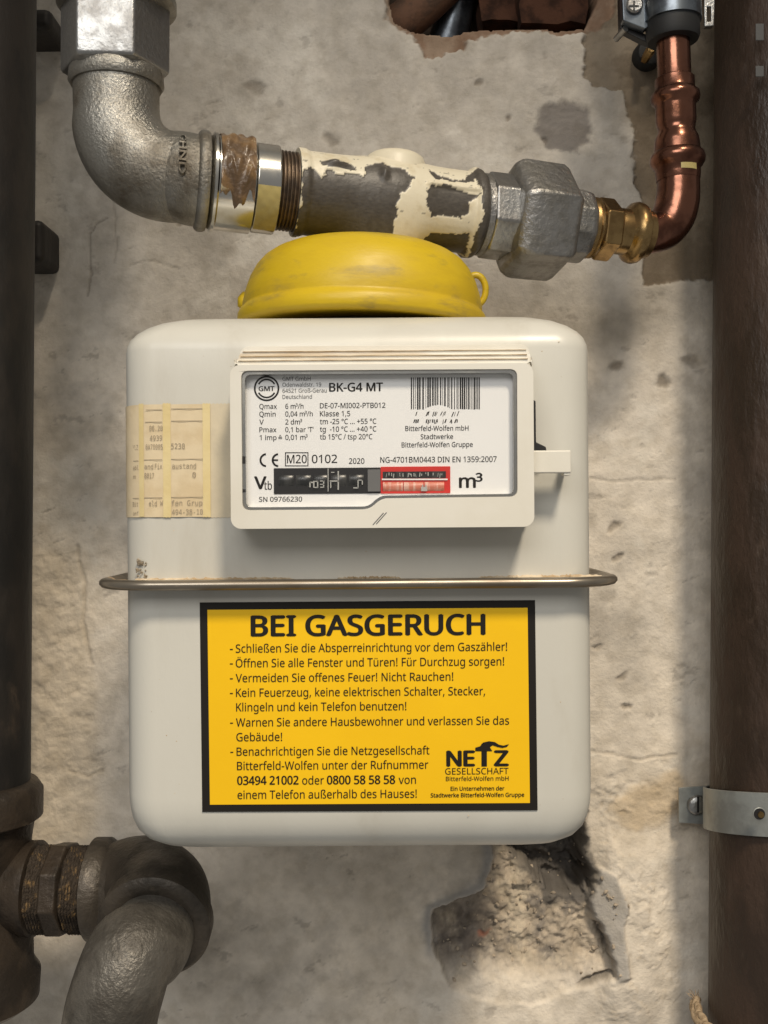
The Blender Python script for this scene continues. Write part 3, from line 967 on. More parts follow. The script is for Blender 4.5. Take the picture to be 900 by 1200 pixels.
# ---- yellow warning sticker on the lower housing
TS = .1904
corn = [(234, 706), (627, 703.3), (630, 949.5), (237, 951.5)]
def quadprism(px_pts, t0, t1):
    return MB().prism([S(x, y, t1) for x, y in px_pts], None, -t0, -t1)
st_ = quadprism(corn, .1896, .1902).build('warning_sticker', M['ink'], meter)
quadprism([(243, 714.6), (618.3, 712.2), (621, 941), (246, 943)], .1899, TS - .0001).build('yellow_field', M['sign_yellow'], st_)
TT = TS + .00012
lettering('heading', [('BEI GASGERUCH', 295, 567.8, 745.3, 23.4, .028)], TT, M['ink'], st_, font=NOTO)
lettering('instructions', [
    ('-', 269.5, 272.8, 764.6, 9.6), ('Schließen Sie die Absperreinrichtung vor dem Gaszähler!', 276.3, 594.3, 764.8, 9.6, .004),
    ('-', 269.5, 272.8, 781.6, 9.6), ('Öffnen Sie alle Fenster und Türen! Für Durchzug sorgen!', 276.3, 590.8, 782, 9.6, .004),
    ('-', 269.5, 272.8, 799, 9.6), ('Vermeiden Sie offenes Feuer! Nicht Rauchen!', 276.3, 531.2, 799.4, 9.6, .004),
    ('-', 269.5, 272.8, 816.2, 9.6), ('Kein Feuerzeug, keine elektrischen Schalter, Stecker,', 276.6, 568.5, 816.6, 9.6, .004),
    ('Klingeln und kein Telefon benutzen!', 276.8, 476.2, 833.6, 9.6, .004),
    ('-', 269.7, 273, 851, 9.6), ('Warnen Sie andere Hausbewohner und verlassen Sie das', 276.6, 596.6, 851.4, 9.6, .004),
    ('Gebäude!', 277, 330.6, 868.6, 9.6, .004),
    ('-', 270, 273.3, 885.2, 9.6), ('Benachrichtigen Sie die Netzgesellschaft', 277.3, 503.2, 885.6, 9.6, .004),
    ('Bitterfeld-Wolfen unter der Rufnummer', 277.8, 502, 902.4, 9.6, .004),
    ('oder', 354.2, 379.6, 919.3, 9.6, .004), ('von', 467.2, 487.4, 918.6, 9.6, .004),
    ('einem Telefon außerhalb des Hauses!', 278.4, 488.4, 936.3, 9.6, .004)], TT, M['ink'], st_, font=NOTO)
lettering('phone_numbers', [('03494 21002', 278.2, 349.7, 919.6, 9.8, .022), ('0800 58 58 58', 383.4, 462.8, 919, 9.8, .022)], TT, M['ink'], st_, font=NOTO)
lettering('company_logo', [('N', 524.2, 540, 897.8, 17.6, .035), ('E', 544.2, 555.5, 897.6, 17.6, .035), ('Z', 580, 595, 897.4, 17.6, .035)], TT, M['ink'], st_, font=NOTO)
mb = MB()
rect2d(mb, 564.2, 570.6, 871.5, 898.2, TT)       # stem of the T
kd_ = K * (D - TT)
crn = [(557, 880.2), (557, 876.2), (562.5, 874.6), (566, 870.2), (573, 868.6), (580, 869.6), (584.5, 872.6), (590, 873.8), (596.5, 872.0), (594, 875.2), (588.5, 876.4), (582.5, 875.2), (577.5, 873.2), (574, 875.5), (577, 880.2)]
tri = tessellate_polygon([[Vector((x, -y, 0)) for x, y in crn]])
TT2 = TT + .00008
mb.add([PM(x, y, TT2) for x, y in crn], [tuple(q_) for q_ in tri])
mb.build('logo_tee', M['ink'], st_)
lettering('company_name', [('GESELLSCHAFT', 521.7, 596, 907.6, 7.3, .002), ('Bitterfeld-Wolfen mbH', 522.6, 596, 915.2, 5.0), ('Ein Unternehmen der', 528.2, 591, 926.6, 4.7, .018), ('Stadtwerke Bitterfeld-Wolfen Gruppe', 504.8, 614.3, 934.4, 4.7, .018)], TT, M['ink'], st_, font=NOTO)

# ---- yellowed receipt under tape, wrapped round the left corner
def body_y(x, off):
    xl = CX - HW
    if x >= xl + RC:
        return CY - HD - off
    u = (xl + RC - x) / (RC)
    u = min(u, 1.0)
    return CY - HD + RC - math.sqrt(max(0, 1 - u * u)) * (RC + off)
def wrap(name, px0, px1, py0, py1, off, m_, parent, serr=0.0, side=0.0, nz_=10, wav=0.0):
    """sheet that follows the housing's front and rounded corner"""
    xl = CX - HW
    x0, x1 = PM(px0, 540, .19).x, PM(px1, 540, .19).x
    z1, z0 = PM((px0 + px1) / 2, py0, .19).z, PM((px0 + px1) / 2, py1, .19).z
    cols = []
    if side > 0:
        for i in range(4):
            cols.append((xl - off, CY - HD + RC + side * (1 - i / 4)))
        for i in range(13):
            a = math.pi / 2 * i / 12
            xx = xl + RC - (RC + off) * math.cos(a)
            cols.append((xx, CY - HD + RC - (RC + off) * math.sin(a)))
        xs = np.linspace(xl + RC + .0008, x1, 60)
    else:
        xs = np.linspace(x0, x1, max(6, int((x1 - x0) / .0007)))
    for x_ in xs:
        cols.append((x_, body_y(x_, off)))
    v, f = [], []
    for i, (x_, y_) in enumerate(cols):
        for j in range(nz_ + 1):
            zz = z0 + (z1 - z0) * j / nz_
            if serr and j in (0, nz_):
                zz += serr * (1 if i % 2 else -1)
            yy = y_ - (wav * (math.sin(zz * 900 + x_ * 700) + 1) * .5 if wav else 0)
            v.append((x_, yy, zz))
    for i in range(len(cols) - 1):
        for j in range(nz_):
            a = i * (nz_ + 1) + j
            f.append((a, a + nz_ + 1, a + nz_ + 2, a + 1))
    return obj(name, v, f, m_, parent, smooth=60)
rc = wrap('taped_receipt', 150, 240, 474, 606, .00035, M['paper'], meter, side=.012, wav=.0003)
wrap('tape_strip', 244, 273, 473, 606.5, .00022, M['tape_pale'], rc, serr=.0002)
for (a, b, y0, y1) in ((162.5, 168.5, 473, 605.5), (191.5, 200.5, 472.8, 606.3), (238.0, 246.8, 473, 606)):
    wrap('tape_strip', a, b, y0, y1, .00075, M['tape'], rc, serr=.0002, wav=.0001)
cf = lambda x: body_y(x, .00085)
lettering('print', [('06.20', 175.5, 191, 505, 6), ('4939', 176, 190.5, 516.4, 6), ('VLZ', 153.8, 161, 527.2, 6), ('0A70005', 171, 191, 526.8, 6), ('5230', 201, 217, 526.2, 6.4),
    ('abl', 154, 161.5, 550.5, 5.2), ('and', 169.5, 180, 549.6, 5.6), ('Fix', 182, 190.5, 549.4, 6), ('austand', 202.2, 230.2, 549.2, 6), ('m', 154.2, 158, 561, 5), ('8017', 169.5, 181, 560.4, 6), ('0', 226, 230, 559.6, 6.4),
    ('Bit', 153.5, 161, 593.5, 5.4), ('eld W', 175, 191.5, 592.8, 6), ('fen Grup', 201.5, 237.5, 592.4, 6), ('494-38-10', 202, 238, 603, 6), ('anf', 154, 161.5, 604, 4.6)], .19, M['faded_ink'], rc, conf=cf, font=MONO)
mb = MB()
for (x0, x1, y) in ((171, 190.5, 480.6), (201, 237.5, 479.4), (170, 190.5, 494.8), (201, 237.5, 493.6), (154, 161.5, 540), (169, 190.5, 539), (201, 238, 538.3), (153, 162, 584), (169, 190.5, 583.4), (201, 238, 582.8)):
    a, b = PM(x0, y, .19), PM(x1, y, .19)
    for i in range(6):
        xa, xb = a.x + (b.x - a.x) * i / 6, a.x + (b.x - a.x) * (i + 1) / 6
        mb.add([(xa, cf(xa), a.z - .00014), (xb, cf(xb), a.z - .00014), (xb, cf(xb), a.z + .00014), (xa, cf(xa), a.z + .00014)], [(0, 1, 2, 3)])
mb.build('ruled_lines', M['faded_ink'], rc)
meter.rotation_euler = (0, -ROT, 0)

# ------------------------------------------------------------------ yellow cover on the meter union
zc = .0885
cap_ = thing('yellow_cover', (CX - .0006, CY, zc), 'scuffed yellow plastic cover with a loop lying on top of the gas meter', 'cover')
ax = Vector((0.018, 0.010, 1)).normalized()
prof = [(.0006, .050), (.0002, .0578), (.0010, .0604), (.0024, .0612), (.0058, .0612), (.0076, .0603), (.0088, .0588), (.0098, .0586), (.0112, .0589), (.0170, .0576), (.0228, .0556), (.0278, .0528), (.0316, .0494), (.0344, .0452), (.0364, .0405), (.0376, .0355), (.0381, .0330), (.0383, .0200)]
MB().lathe(cap_.location, ax, [(a_ * 1.07, b_) for a_, b_ in prof], 128).build('shell', M['yellow_cap'], cap_, smooth=60)
lp_ = P(551, 340, .105)
mb = MB()
ctr = []
for i in range(25):
    a = 2 * math.pi * i / 24
    ctr.append(lp_ + Vector((.0022, 0, 0)) + Vector((math.cos(a) * .0052 + .0004, math.sin(a) * -.001, math.sin(a) * .0074)))
mb.sweep(ctr, [.0017] * 25, 12, cap=False).build('loop', M['yellow_cap'], cap_, smooth=60)
mb = MB()
q_ = P(286, 352, .115)
mb.lathe(q_ + Vector((.001, 0, -.004)), (0, 0, 1), [(0, .003), (.001, .0042), (.005, .0042), (.008, .002)], 20).build('lug', M['yellow_cap'], cap_, smooth=60)

# ------------------------------------------------------------------ upper pipework
A0 = P(240, 213, .137)                    # axis of the sloping run, left end
A1 = P(700, 268, .086)                    # right end
AX = (A1 - A0).normalized()
def at_px(px):
    """point of the run's axis that shows at pixel column px"""
    lo_, hi_ = 0.0, 1.2
    f_ = lambda s: 450 + (A0 + (A1 - A0) * s).x / (K * (D + (A0 + (A1 - A0) * s).y))
    lo_ = -.4
    for _ in range(40):
        mid = (lo_ + hi_) / 2
        if f_(mid) < px:
            lo_ = mid
        else:
            hi_ = mid
    return A0 + (A1 - A0) * lo_
def s_px(px, base):
    return (at_px(px) - base).dot(AX)
def rpx(r, px):
    return r * K * (D + at_px(px).y)

# left elbow
el = thing('pipe_elbow', P(140, 240, .137), 'galvanised iron pipe elbow at the upper left with a big hexagon on top', 'pipe elbow')
TE = .137
rr = 51 * K * (D - TE)
E = lambda x, y: P(x, y, TE)
ctr = [E(136.5, 88), E(136.5, 112), E(137, 132)]
for i in range(1, 13):
    a = math.pi / 2 * i / 12 * 1.07
    cxp, cyp, rp = 207, 138, 70
    ctr.append(E(cxp - rp * math.cos(a), cyp + rp * math.sin(a)))
b0 = at_px(214); ctr.append(at_px(226)); ctr.append(at_px(236))
# even out
rad = [rr * .97] * 3 + [rr * (1.0 + .035 * math.sin(i / 12 * 3.14)) for i in range(1, 13)] + [rr * 1.02, rr * 1.02]
pts2, rad2 = [], []
mb = MB().tube(ctr, rad, 64, 4)
body_ = mb.build('elbow_body', M['galv'], el, smooth=70)
base = at_px(227)
s = lambda px: s_px(px, base)
MB().lathe(base, AX, [(s(229), rr * 1.02), (s(231), rr * 1.09), (s(234), rr * 1.125), (s(240), rr * 1.125), (s(243), rr * 1.09), (s(244), rr * .8)], 64).build('rim_bead', M['galv'], el, smooth=50)
hx = E(136, 106)
UP = Vector((0.004, 0, 1)).normalized()
MB().lathe(E(136.5, 103), UP, [(0, rr * 1.02), (.002, rr * 1.08), (.0065, rr * 1.06), (.009, rr * .98)], 64).build('rim_bead', M['galv'], el, smooth=50)
hr = .0258
mb = MB().lathe(E(135, 90), UP, [(.0, hr * .86), (.0018, hr * .985), (.0035, hr), (.0405, hr), (.042, hr * .98)], 6, math.radians(33))
mb.build('hexagon', M['steel'], el, bevel=.0011, segs=2)
MB().lathe(E(137, 12), UP, [(0, .0262), (.001, .0278), (.0045, .0278), (.006, .0262), (.0061, .0215), (.4, .0215)], 64).build('upper_pipe', M['galv'], el, smooth=45)
# cast ridge and raised casting marks on the elbow
vts, fcs = glyphs('GHND', .02)
mnx = min(p[0] for p in vts); mxx = max(p[0] for p in vts)
mb = MB()
o_ = at_px(214)
AYv = Vector((0, -1, 0)); AYv = (AYv - AX * AYv.dot(AX)).normalized(); AZv = AX.cross(AYv) * -1
if AZv.z < 0: AZv = -AZv
vv = []
rt = rr * 1.055
for p in vts:
    u_ = (p[0] - mnx) / (mxx - mnx)            # runs round the pipe, downwards
    ang = math.radians(48 - 58 * u_)
    ax_off = .0045 * p[1] - .003
    vv.append(o_ + AX * ax_off + (AYv * math.cos(ang) + AZv * math.sin(ang)) * rt)
nv = len(vv)
edge = {}
low = [q_ - (AYv * .5 + AZv * .3).normalized() * .0016 for q_ in vv]
for fc in fcs:
    for i in range(len(fc)):
        e_ = (fc[i], fc[(i + 1) % len(fc)])
        if (e_[1], e_[0]) in edge: edge.pop((e_[1], e_[0]))
        else: edge[e_] = 1
mb.add(vv + low, [tuple(fc) for fc in fcs] + [(a + nv, b + nv, b, a) for a, b in edge])
mb.build('casting_mark', M['galv'], el)

# threaded nipple with its torn label
np_ = thing('pipe_nipple', at_px(296), 'shiny threaded pipe nipple with a torn brown label between elbow and painted tee', 'pipe nipple')
base = at_px(243)
s = lambda px: s_px(px, base)
r1 = rpx(54.5, 270)
MB().lathe(base, AX, [(0, r1 * .9), (s(246), r1 * 1.0), (s(248), r1 * 1.035), (s(251), r1 * 1.035), (s(253), r1 * .985), (s(294), r1 * .985), (s(295), r1 * .93)], 72).build('sleeve', M['chrome'], np_, smooth=40)
r2 = rpx(51.5, 310)
MB().lathe(base, AX, [(s(294.5), r2 * .93), (s(296.5), r2 * 1.0), (s(322), r2 * 1.0), (s(324), r2 * .95)], 14, math.radians(8)).build('hexagon', M['chrome'], np_, bevel=.0006)
r3 = rpx(45.5, 335)
pr = [(s(323), r3 * .9)]
for i in range(5):
    x0 = 325 + i * 4.2
    pr += [(s(x0), r3 * .94), (s(x0 + 1.4), r3), (s(x0 + 2.6), r3), (s(x0 + 3.8), r3 * .94)]
pr += [(s(348), r3 * .9)]
MB().lathe(base, AX, pr, 64).build('thread', M['thread'], np_, smooth=30)
def around(px0, px1, ang0, ang1, r_, m_, name, parent, nu=18, nv_=40, crumple=0.0, ragged=0.0):
    """sheet wrapped on the run; angles from facing the camera, positive upwards"""
    v, f = [], []
    b_ = at_px(px0); L = (at_px(px1) - b_).dot(AX)
    for i in range(nu + 1):
        for j in range(nv_ + 1):
            u_ = i / nu; w_ = j / nv_
            a0 = ang0 + ragged * (math.sin(u_ * 9.0) + .6 * math.sin(u_ * 23 + 1)) if ragged else ang0
            ang = math.radians(a0 + (ang1 - a0) * w_)
            rr_ = r_ + crumple * abs(math.sin(u_ * 7 + w_ * 13) * math.sin(w_ * 9 - u_ * 5 + 1)) ** 1.5
            v.append(b_ + AX * L * u_ + (AYv * math.cos(ang) + AZv * math.sin(ang)) * rr_)
    for i in range(nu):
        for j in range(nv_):
            a = i * (nv_ + 1) + j
            f.append((a, a + nv_ + 1, a + nv_ + 2, a + 1))
    return obj(name, v, f, m_, parent, smooth=60)
lb = around(254.5, 293.5, -33, 118, r1 * .985 + .0003, M['brown_label'], 'torn_label', np_, crumple=.0016, ragged=9)
around(296.5, 322, -78, -12, r2 + .0003, M['yellow_tape'], 'yellow_tape', np_, crumple=.0002)

# painted tee --------------------------------------------------------
tee = thing('pipe_tee', at_px(440), 'iron pipe tee with flaking cream paint above the yellow cover', 'pipe tee')
base = at_px(345)
s = lambda px: s_px(px, base)
ra, rb_ = rpx(48, 370), rpx(52, 540)
NS, NA = 190, 200
S0, S1 = s(345), s(561)
vv, ff, tint = [], [], []
ss = np.linspace(0, 1, NS)
th = np.linspace(-math.pi, math.pi, NA, endpoint=False)
SS, TH = np.meshgrid(ss, th, indexing='ij')
RR = ra + (rpx(47, 530) - ra) * SS
RR = RR + (rb_ - rpx(47, 530)) * np.exp(-((SS - .955) / .030) ** 4)
RR = RR + ra * .05 * np.exp(-((SS - .02) / .03) ** 4) + ra * .12 * np.exp(-((SS - .50) / .16) ** 2) + ra * .42 * np.exp(-((SS - .46) / .19) ** 4) * np.exp(-((np.mod(TH + 1.57 + math.pi, 2 * math.pi) - math.pi) / .75) ** 2)
# cast ridges along the run
RR = RR + .0016 * np.exp(-((TH - .30) / .045) ** 2) * sstep(.63, .67, SS) * sstep(.95, .92, SS)
RR = RR + .0022 * np.exp(-(((TH - .42) / .16) ** 2 + ((SS - .42) / .018) ** 2))
RR = RR + .003 * np.exp(-(((TH - .55) / .12) ** 2 + ((SS - .17) / .05) ** 2))
# paint map in the fitting's own coordinates: SS along, TH round (0 faces the room)
n1 = fbm(SS * 1.0, TH * .55, 7, 301, 5, .55) * .26
n2 = fbm(SS + 5, TH * .55 + 3, 7, 341, 5, .55) * .26
sx_, ty_ = SS + n1 * .35, TH + n2 * 1.6
bare = np.zeros_like(SS)
for poly in ([(.0, .28), (.05, .30), (.10, .12), (.14, .30), (.30, .30), (.32, .62), (.45, .62), (.52, .50), (.56, .30), (.50, -.1), (.47, -.6), (.45, -2.0), (.0, -2.0)],
             [(.10, .62), (.24, .62), (.26, .42), (.12, .40)],
             [(.655, .22), (.93, .22), (.86, -.05), (.84, -.40), (.66, -.50), (.64, -.15)],
             [(.66, .80), (.72, .62), (.86, .66), (.90, .95), (.99, 1.3), (.99, .80), (.88, .55), (.68, .52)],
             [(.90, 1.0), (1.0, 1.3), (1.0, -2.0), (.93, -2.0), (.935, .1)],
             [(.70, -.85), (.90, -.75), (.93, -2.0), (.62, -2.0)]):
    bare = np.maximum(bare, (poly_sd(sx_, ty_, poly) < 0).astype(float))
bare = np.maximum(bare, (SS > .965).astype(float))
RR = RR - bare * .0004
cr = np.array([0.72, 0.655, 0.50]); dk = np.array([0.062, 0.054, 0.045])
sp = (fbm(SS * 2, TH, 22, 371, 4) > .29).astype(float) * (1 - bare)
for i in range(NS):
    c_ = base + AX * (S0 + (S1 - S0) * ss[i])
    for j in range(NA):
        a = th[j]
        vv.append(c_ + (AYv * math.cos(a) + AZv * math.sin(a)) * RR[i, j])
for i in range(NS - 1):
    for j in range(NA):
        k = (j + 1) % NA
        ff.append((i * NA + j, i * NA + k, (i + 1) * NA + k, (i + 1) * NA + j))
TI = cr * (1 - bare[..., None]) + dk * (0.75 + .9 * (fbm(SS, TH, 60, 381, 3) + .5)[..., None]) * bare[..., None]
TI = TI * (1 - .6 * sp[..., None])
ff.append(tuple(range(NA))); ff.append(tuple((NS - 1) * NA + j for j in range(NA))[::-1])
obj('tee_run', vv, ff, M['tee'], tee, smooth=70, attr=np.concatenate([TI, np.ones(TI.shape[:2] + (1,))], -1).reshape(-1, 4))
M['cream'] = mat('cream_paint', (0.72, 0.655, 0.50), (0.66, 0.59, 0.44), scale=70, rough=0.42, bump=.15, bscale=300)
# plugged boss on top and the branch down to the meter
bo = at_px(461)
MB().lathe(bo + AZv * .012, AZv, [(0, .0165), (.008, .0150), (.0105, .0140), (.0118, .0120), (.0123, .008)], 40).build('boss', M['cream'], tee, smooth=50)
# swelling round the branch, cream in front
v_, f_ = [], []
mb = MB()
mb.lathe(Vector((CX + .008, CY, .100)), (0.05, 0, 1), [(0, .0150), (.030, .0150), (.045, .0140), (.050, .0120)], 56)
mb.build('branch', M['iron'], tee, smooth=60)

# union ----------------------------------------------------------------
un = thing('pipe_union', at_px(620), 'grey iron pipe union with a large rough hexagon nut beside the brass adapter', 'pipe union')
base = at_px(556)
s = lambda px: s_px(px, base)
q = lambda r, px: rpx(r, px)
MB().lathe(base, AX, [(s(557), q(43, 560)), (s(560), q(47, 560)), (s(566), q(47, 560)), (s(568), q(43, 560))], 48).build('collar', M['nut'], un, smooth=40)
MB().lathe(base, AX, [(s(564), q(40, 565)), (s(567), q(50, 565)), (s(599), q(50, 600)), (s(606), q(42, 600))], 8, math.radians(20)).build('end_piece', M['steel'], un, bevel=.0012, segs=2)
R = q(69, 625)
HXP = math.radians(-78)
MB().lathe(base, AX, [(s(590), R * .62), (s(594), R * .90), (s(603), R * .985), (s(608), R), (s(650), R * .99), (s(657), R * .93), (s(661), R * .80), (s(664), R * .66)], 6, math.radians(18)).build('union_nut', M['nut'], un, bevel=.0019, segs=3)
MB().lathe(base, AX, [(s(655), q(43, 665)), (s(678), q(43, 680)), (s(683), q(41, 680)), (s(687), q(36, 680))], 10, math.radians(5)).build('tail_piece', M['nut'], un, bevel=.0009, segs=2)

# brass adapter + copper line -------------------------------------------
cp = thing('copper_pipe', P(790, 200, .066), 'copper pipe bend with pressed joints and a brass adapter hanging from the clamp', 'pipe')
Q0 = at_px(690)
CT = .070
br = MB()
br.lathe(base, AX, [(s(684), q(32, 690)), (s(686), q(34.5, 690)), (s(690), q(35.5, 690)), (s(692), q(33, 690)), (s(694), q(35, 690)), (s(697), q(33, 690)), (s(698), q(30, 690))], 48)
adp = br.build('brass_adapter', M['brass'], cp, smooth=35)
MB().lathe(base, AX, [(s(696.5), q(33, 700)), (s(699), q(36.5, 700)), (s(716), q(36.5, 710)), (s(719), q(32, 715))], 6, math.radians(10)).build('hexagon', M['brass'], adp, bevel=.0008)
MB().lathe(base, AX, [(s(714), q(25, 720)), (s(720), q(26.5, 720)), (s(732), q(26.5, 730)), (s(735), q(30, 735)), (s(738), q(34, 740)), (s(743), q(35.5, 742)), (s(748), q(34, 745)), (s(751), q(29, 750)), (s(758), q(27.5, 755)), (s(760), q(24, 755))], 48).build('press_bead', M['brass'], adp, smooth=40)
pA = at_px(752)
tA = -pA.y
C_ = lambda x, y, t: P(x, y, t)
rc_ = 22.5 * K * (D - .068)
bend = [pA, at_px(762), P(778, 268, tA - .006), P(789, 253, tA - .007), P(794, 234, tA - .007), P(795, 212, tA - .007), P(794.5, 196, tA - .007)]
MB().tube(bend, [rc_ * .92, rc_ * .95, rc_ * 1.06, rc_ * 1.12, rc_ * 1.12, rc_ * 1.08, rc_ * 1.08], 48, 8).build('bend', M['copper'], cp, smooth=70)
tC = tA - .007
UPC = (P(788.5, 40, tC) - P(794, 190, tC)).normalized()
b0 = P(794.5, 205, tC)
hz = lambda py: (P(794.5, py, tC) - b0).z
k1 = K * (D - tC)
pr = [(hz(212), 25 * k1), (hz(205), 26 * k1), (hz(199), 26 * k1), (hz(195), 29 * k1), (hz(191), 31.5 * k1), (hz(186), 32 * k1), (hz(181), 30.5 * k1), (hz(178), 27 * k1), (hz(174), 26.5 * k1), (hz(168), 26 * k1), (hz(162), 25 * k1), (hz(157), 22.5 * k1), (hz(152), 21 * k1),
      (hz(148), 22 * k1), (hz(143), 23.2 * k1), (hz(126), 23.2 * k1), (hz(122), 24 * k1), (hz(119), 27.5 * k1), (hz(115), 28.5 * k1), (hz(110), 27.5 * k1), (hz(107), 24 * k1), (hz(104), 23 * k1), (hz(93), 22.8 * k1), (hz(91), 20 * k1)]
MB().lathe(b0, UPC, pr, 56).build('press_socket', M['copper'], cp, smooth=40)
MB().lathe(b0, UPC, [(hz(100), 19.3 * k1), (hz(-300), 19.3 * k1)], 48).build('tube', M['copper'], cp, smooth=40)
a = b0 + UPC * hz(201)
mb = MB()
for i in range(5):                       # maker's sticker on the socket
    pass
vq, fq = [], []
for i in range(9):
    an = math.radians(-8 + 44 * i / 8)
    for zz in (hz(205), hz(196)):
        vq.append(b0 + UPC * zz + Vector((math.sin(an), -math.cos(an), 0)) * 26.4 * k1)
for i in range(8):
    fq.append((2 * i, 2 * i + 2, 2 * i + 3, 2 * i + 1))
obj('sticker', vq, fq, M['yellow_tape'], cp, smooth=60)

# clamp -----------------------------------------------------------------
cl = thing('pipe_clamp', P(790, 40, .03), 'rubber lined steel clamp holding the copper pipe at the top', 'pipe clamp')
b1 = b0 + UPC * hz(20)
kz = lambda py: hz(py) - hz(20)
MB().lathe(b1, UPC, [(kz(49), 20.5 * k1), (kz(48), 29 * k1), (kz(43), 31 * k1), (kz(28), 31 * k1), (kz(-40), 30 * k1)], 48).build('rubber_lining', M['rubber'], cl, smooth=40)
MB().lathe(b1, UPC, [(kz(27), 31 * k1), (kz(26), 33.5 * k1), (kz(-36), 33.5 * k1), (kz(-37), 31 * k1)], 56).build('steel_band', M['dark_steel'], cl, smooth=40)
def slab(pts_px, t0, t1):
    mb = MB()
    pts_ = [P(x, y, t1) for x, y in pts_px]
    return mb.prism([(p.x, p.z) for p in pts_], None, -t0, -t1)
lug = slab([(727, -40), (764, -40), (766, 26), (756, 34), (730, 24)], tC - .004, tC + .002).build('lug', M['dark_steel'], cl, bevel=.0008)
slab([(725, -40), (731, -40), (733, 28), (757, 40), (766, 44), (764, 52), (750, 46), (727, 34)], tC - .010, tC - .0042).build('lug', M['black'], cl, bevel=.0006)
sc_ = MB().lathe(P(743, 7, tC + .002), (0, -1, 0), [(0, .0045), (.0018, .0045), (.0026, .0036)], 24).build('screw', M['steel'], cl, smooth=40)
mb = MB()
c_ = P(743, 7, tC + .0047)
mb.box(c_ + Vector((-.0026, .0002, -.0004)), c_ + Vector((.0026, -.00025, .0004)))
mb.box(c_ + Vector((-.0004, .0001, -.0026)), c_ + Vector((.0004, -.0003, .0026)))
mb.build('screw_cross', M['black'], sc_)
rl = MB().prism([(p.x, p.z) for p in [P(x, y, tC) for x, y in ((824, -30), (835, -30), (837, 6), (836, 31), (825, 32))]], [(p.x, p.z) for p in [P(x, y, tC) for x, y in ((828, 9), (832.5, 9), (832.5, 26), (828, 26))]], -(tC - .003), -(tC + .001)).build('catch', M['steel'], cl, bevel=.0005)
MB().lathe(P(722, 46, tC - .012), (P(729, 38, tC - .006) - P(722, 46, tC - .012)), [(0, .0017), (.010, .0017)], 12).build('screw_tip', M['steel'], cl, smooth=40)
# its stud goes into the wall
MB().lathe(P(790, -10, 0) + Vector((0, .02, 0)), (0, -1, 0), [(0, .004), (tC + .01, .004)], 16).build('stud', M['steel'], cl, smooth=40)
sw = thing('wall_plug', P(757, 66, 0), 'brass screw in a dark wall plug just left of the copper pipe', 'screw')
MB().lathe(P(756, 67, 0) + Vector((0, .006, 0)), (0.1, -1, 0), [(0, .0085), (.012, .0085), (.014, .0072), (.0145, .004)], 28).build('plug', M['rubber'], sw, smooth=40)
MB().lathe(P(758, 66, .012), (0.12, -1, 0.15), [(-.004, .0026), (.006, .0030), (.0075, .0024)], 6).build('screw', M['brass'], sw, bevel=.0004)

# ------------------------------------------------------------------ right-hand brown pipe
RT, RR_ = .040, .0385
xr = P(836, 600, RT).x + RR_ + .0006
rp = thing('brown_pipe', (xr, -RT, -.9), 'thick dark brown painted pipe running full height along the right edge', 'pipe')
lean = Vector((.0065, 0, 1)).normalized()
b_ = Vector((xr, -RT, 0))
v, f = [], []
mb = MB().lathe(b_ - lean * .9, lean, [(0, RR_), (1.8, RR_)], 96)
mb.build('tube', M['rusty'], rp, smooth=40)
mb = MB()
for py in (38, 84):
    p = P(890, py, .078)
    mb.box((p.x - .0022, -RT - RR_ * .99, p.z - .0032 * (1.4 if py < 50 else .9)), (p.x + .0022, -RT - RR_ * 1.006, p.z + .0032 * (1.4 if py < 50 else .9)))
# two small raised grey rectangles on the pipe
sp_ = mb.build('grey_tab', M['dull_grey'], rp, bevel=.0004)

# strap bracket
bk = thing('pipe_bracket', P(816, 945, 0), 'zinc plated strap bracket screwed to the wall around the brown pipe', 'bracket')
zt_, zb_ = P(816, 921, .012).z, P(816, 967, .012).z
hgt = (zt_ - zb_) / 2
zm = (zt_ + zb_) / 2
path = []
xw = P(796, 945, .012).x
tp = .010
path.append((xw, -tp))
xb = P(837, 945, .014).x
path.append((xb, -tp))
px_c = xr - .0023
# straight off the plate to a tangent on the pipe, then round its front
Rs = RR_ + .0008
dx_, dy_ = xb - px_c, -tp + RT
dd = math.hypot(dx_, dy_)
phi = math.atan2(dy_, dx_)
beta = math.acos(Rs / dd)
aT = phi + beta if math.sin(phi + beta) < math.sin(phi - beta) else phi - beta
Tx, Ty = px_c + Rs * math.cos(aT), -RT + Rs * math.sin(aT)
for i in range(1, 8):
    u_ = i / 8
    sag = .0012 * math.sin(u_ * math.pi)
    path.append((xb + (Tx - xb) * u_ + sag * .5, -tp + (Ty + tp) * u_ + sag))
for i in range(0, 24):
    a = aT + math.radians(i * 6)
    path.append((px_c + math.cos(a) * Rs, -RT + math.sin(a) * Rs))
th_ = .0016
v, f = [], []
npth = len(path)
for i, (x, y) in enumerate(path):
    x0_, y0_ = path[max(i - 1, 0)]; x1_, y1_ = path[min(i + 1, npth - 1)]
    tx, ty = x1_ - x0_, y1_ - y0_
    L = math.hypot(tx, ty)
    nx_, ny_ = ty / L, -tx / L
    e = .0014 if i == 0 else 0
    dip = 0 if i < 2 else .0135 * min(1, (-y - tp) / (RT + RR_ - tp))
    for z in (zm - hgt + e, zm + hgt - e):
        v.append((x, y, z + dip)); v.append((x + nx_ * th_, y + ny_ * th_, z + dip))
for i in range(npth - 1):
    a = i * 4; b = a + 4
    f += [(a, b, b + 2, a + 2), (a + 1, a + 3, b + 3, b + 1), (a, a + 1, b + 1, b), (a + 2, b + 2, b + 3, a + 3)]
f += [(0, 2, 3, 1), (npth * 4 - 4, npth * 4 - 3, npth * 4 - 1, npth * 4 - 2)]
obj('strap', v, f, M['strap'], bk, smooth=35, bevel=.0004)
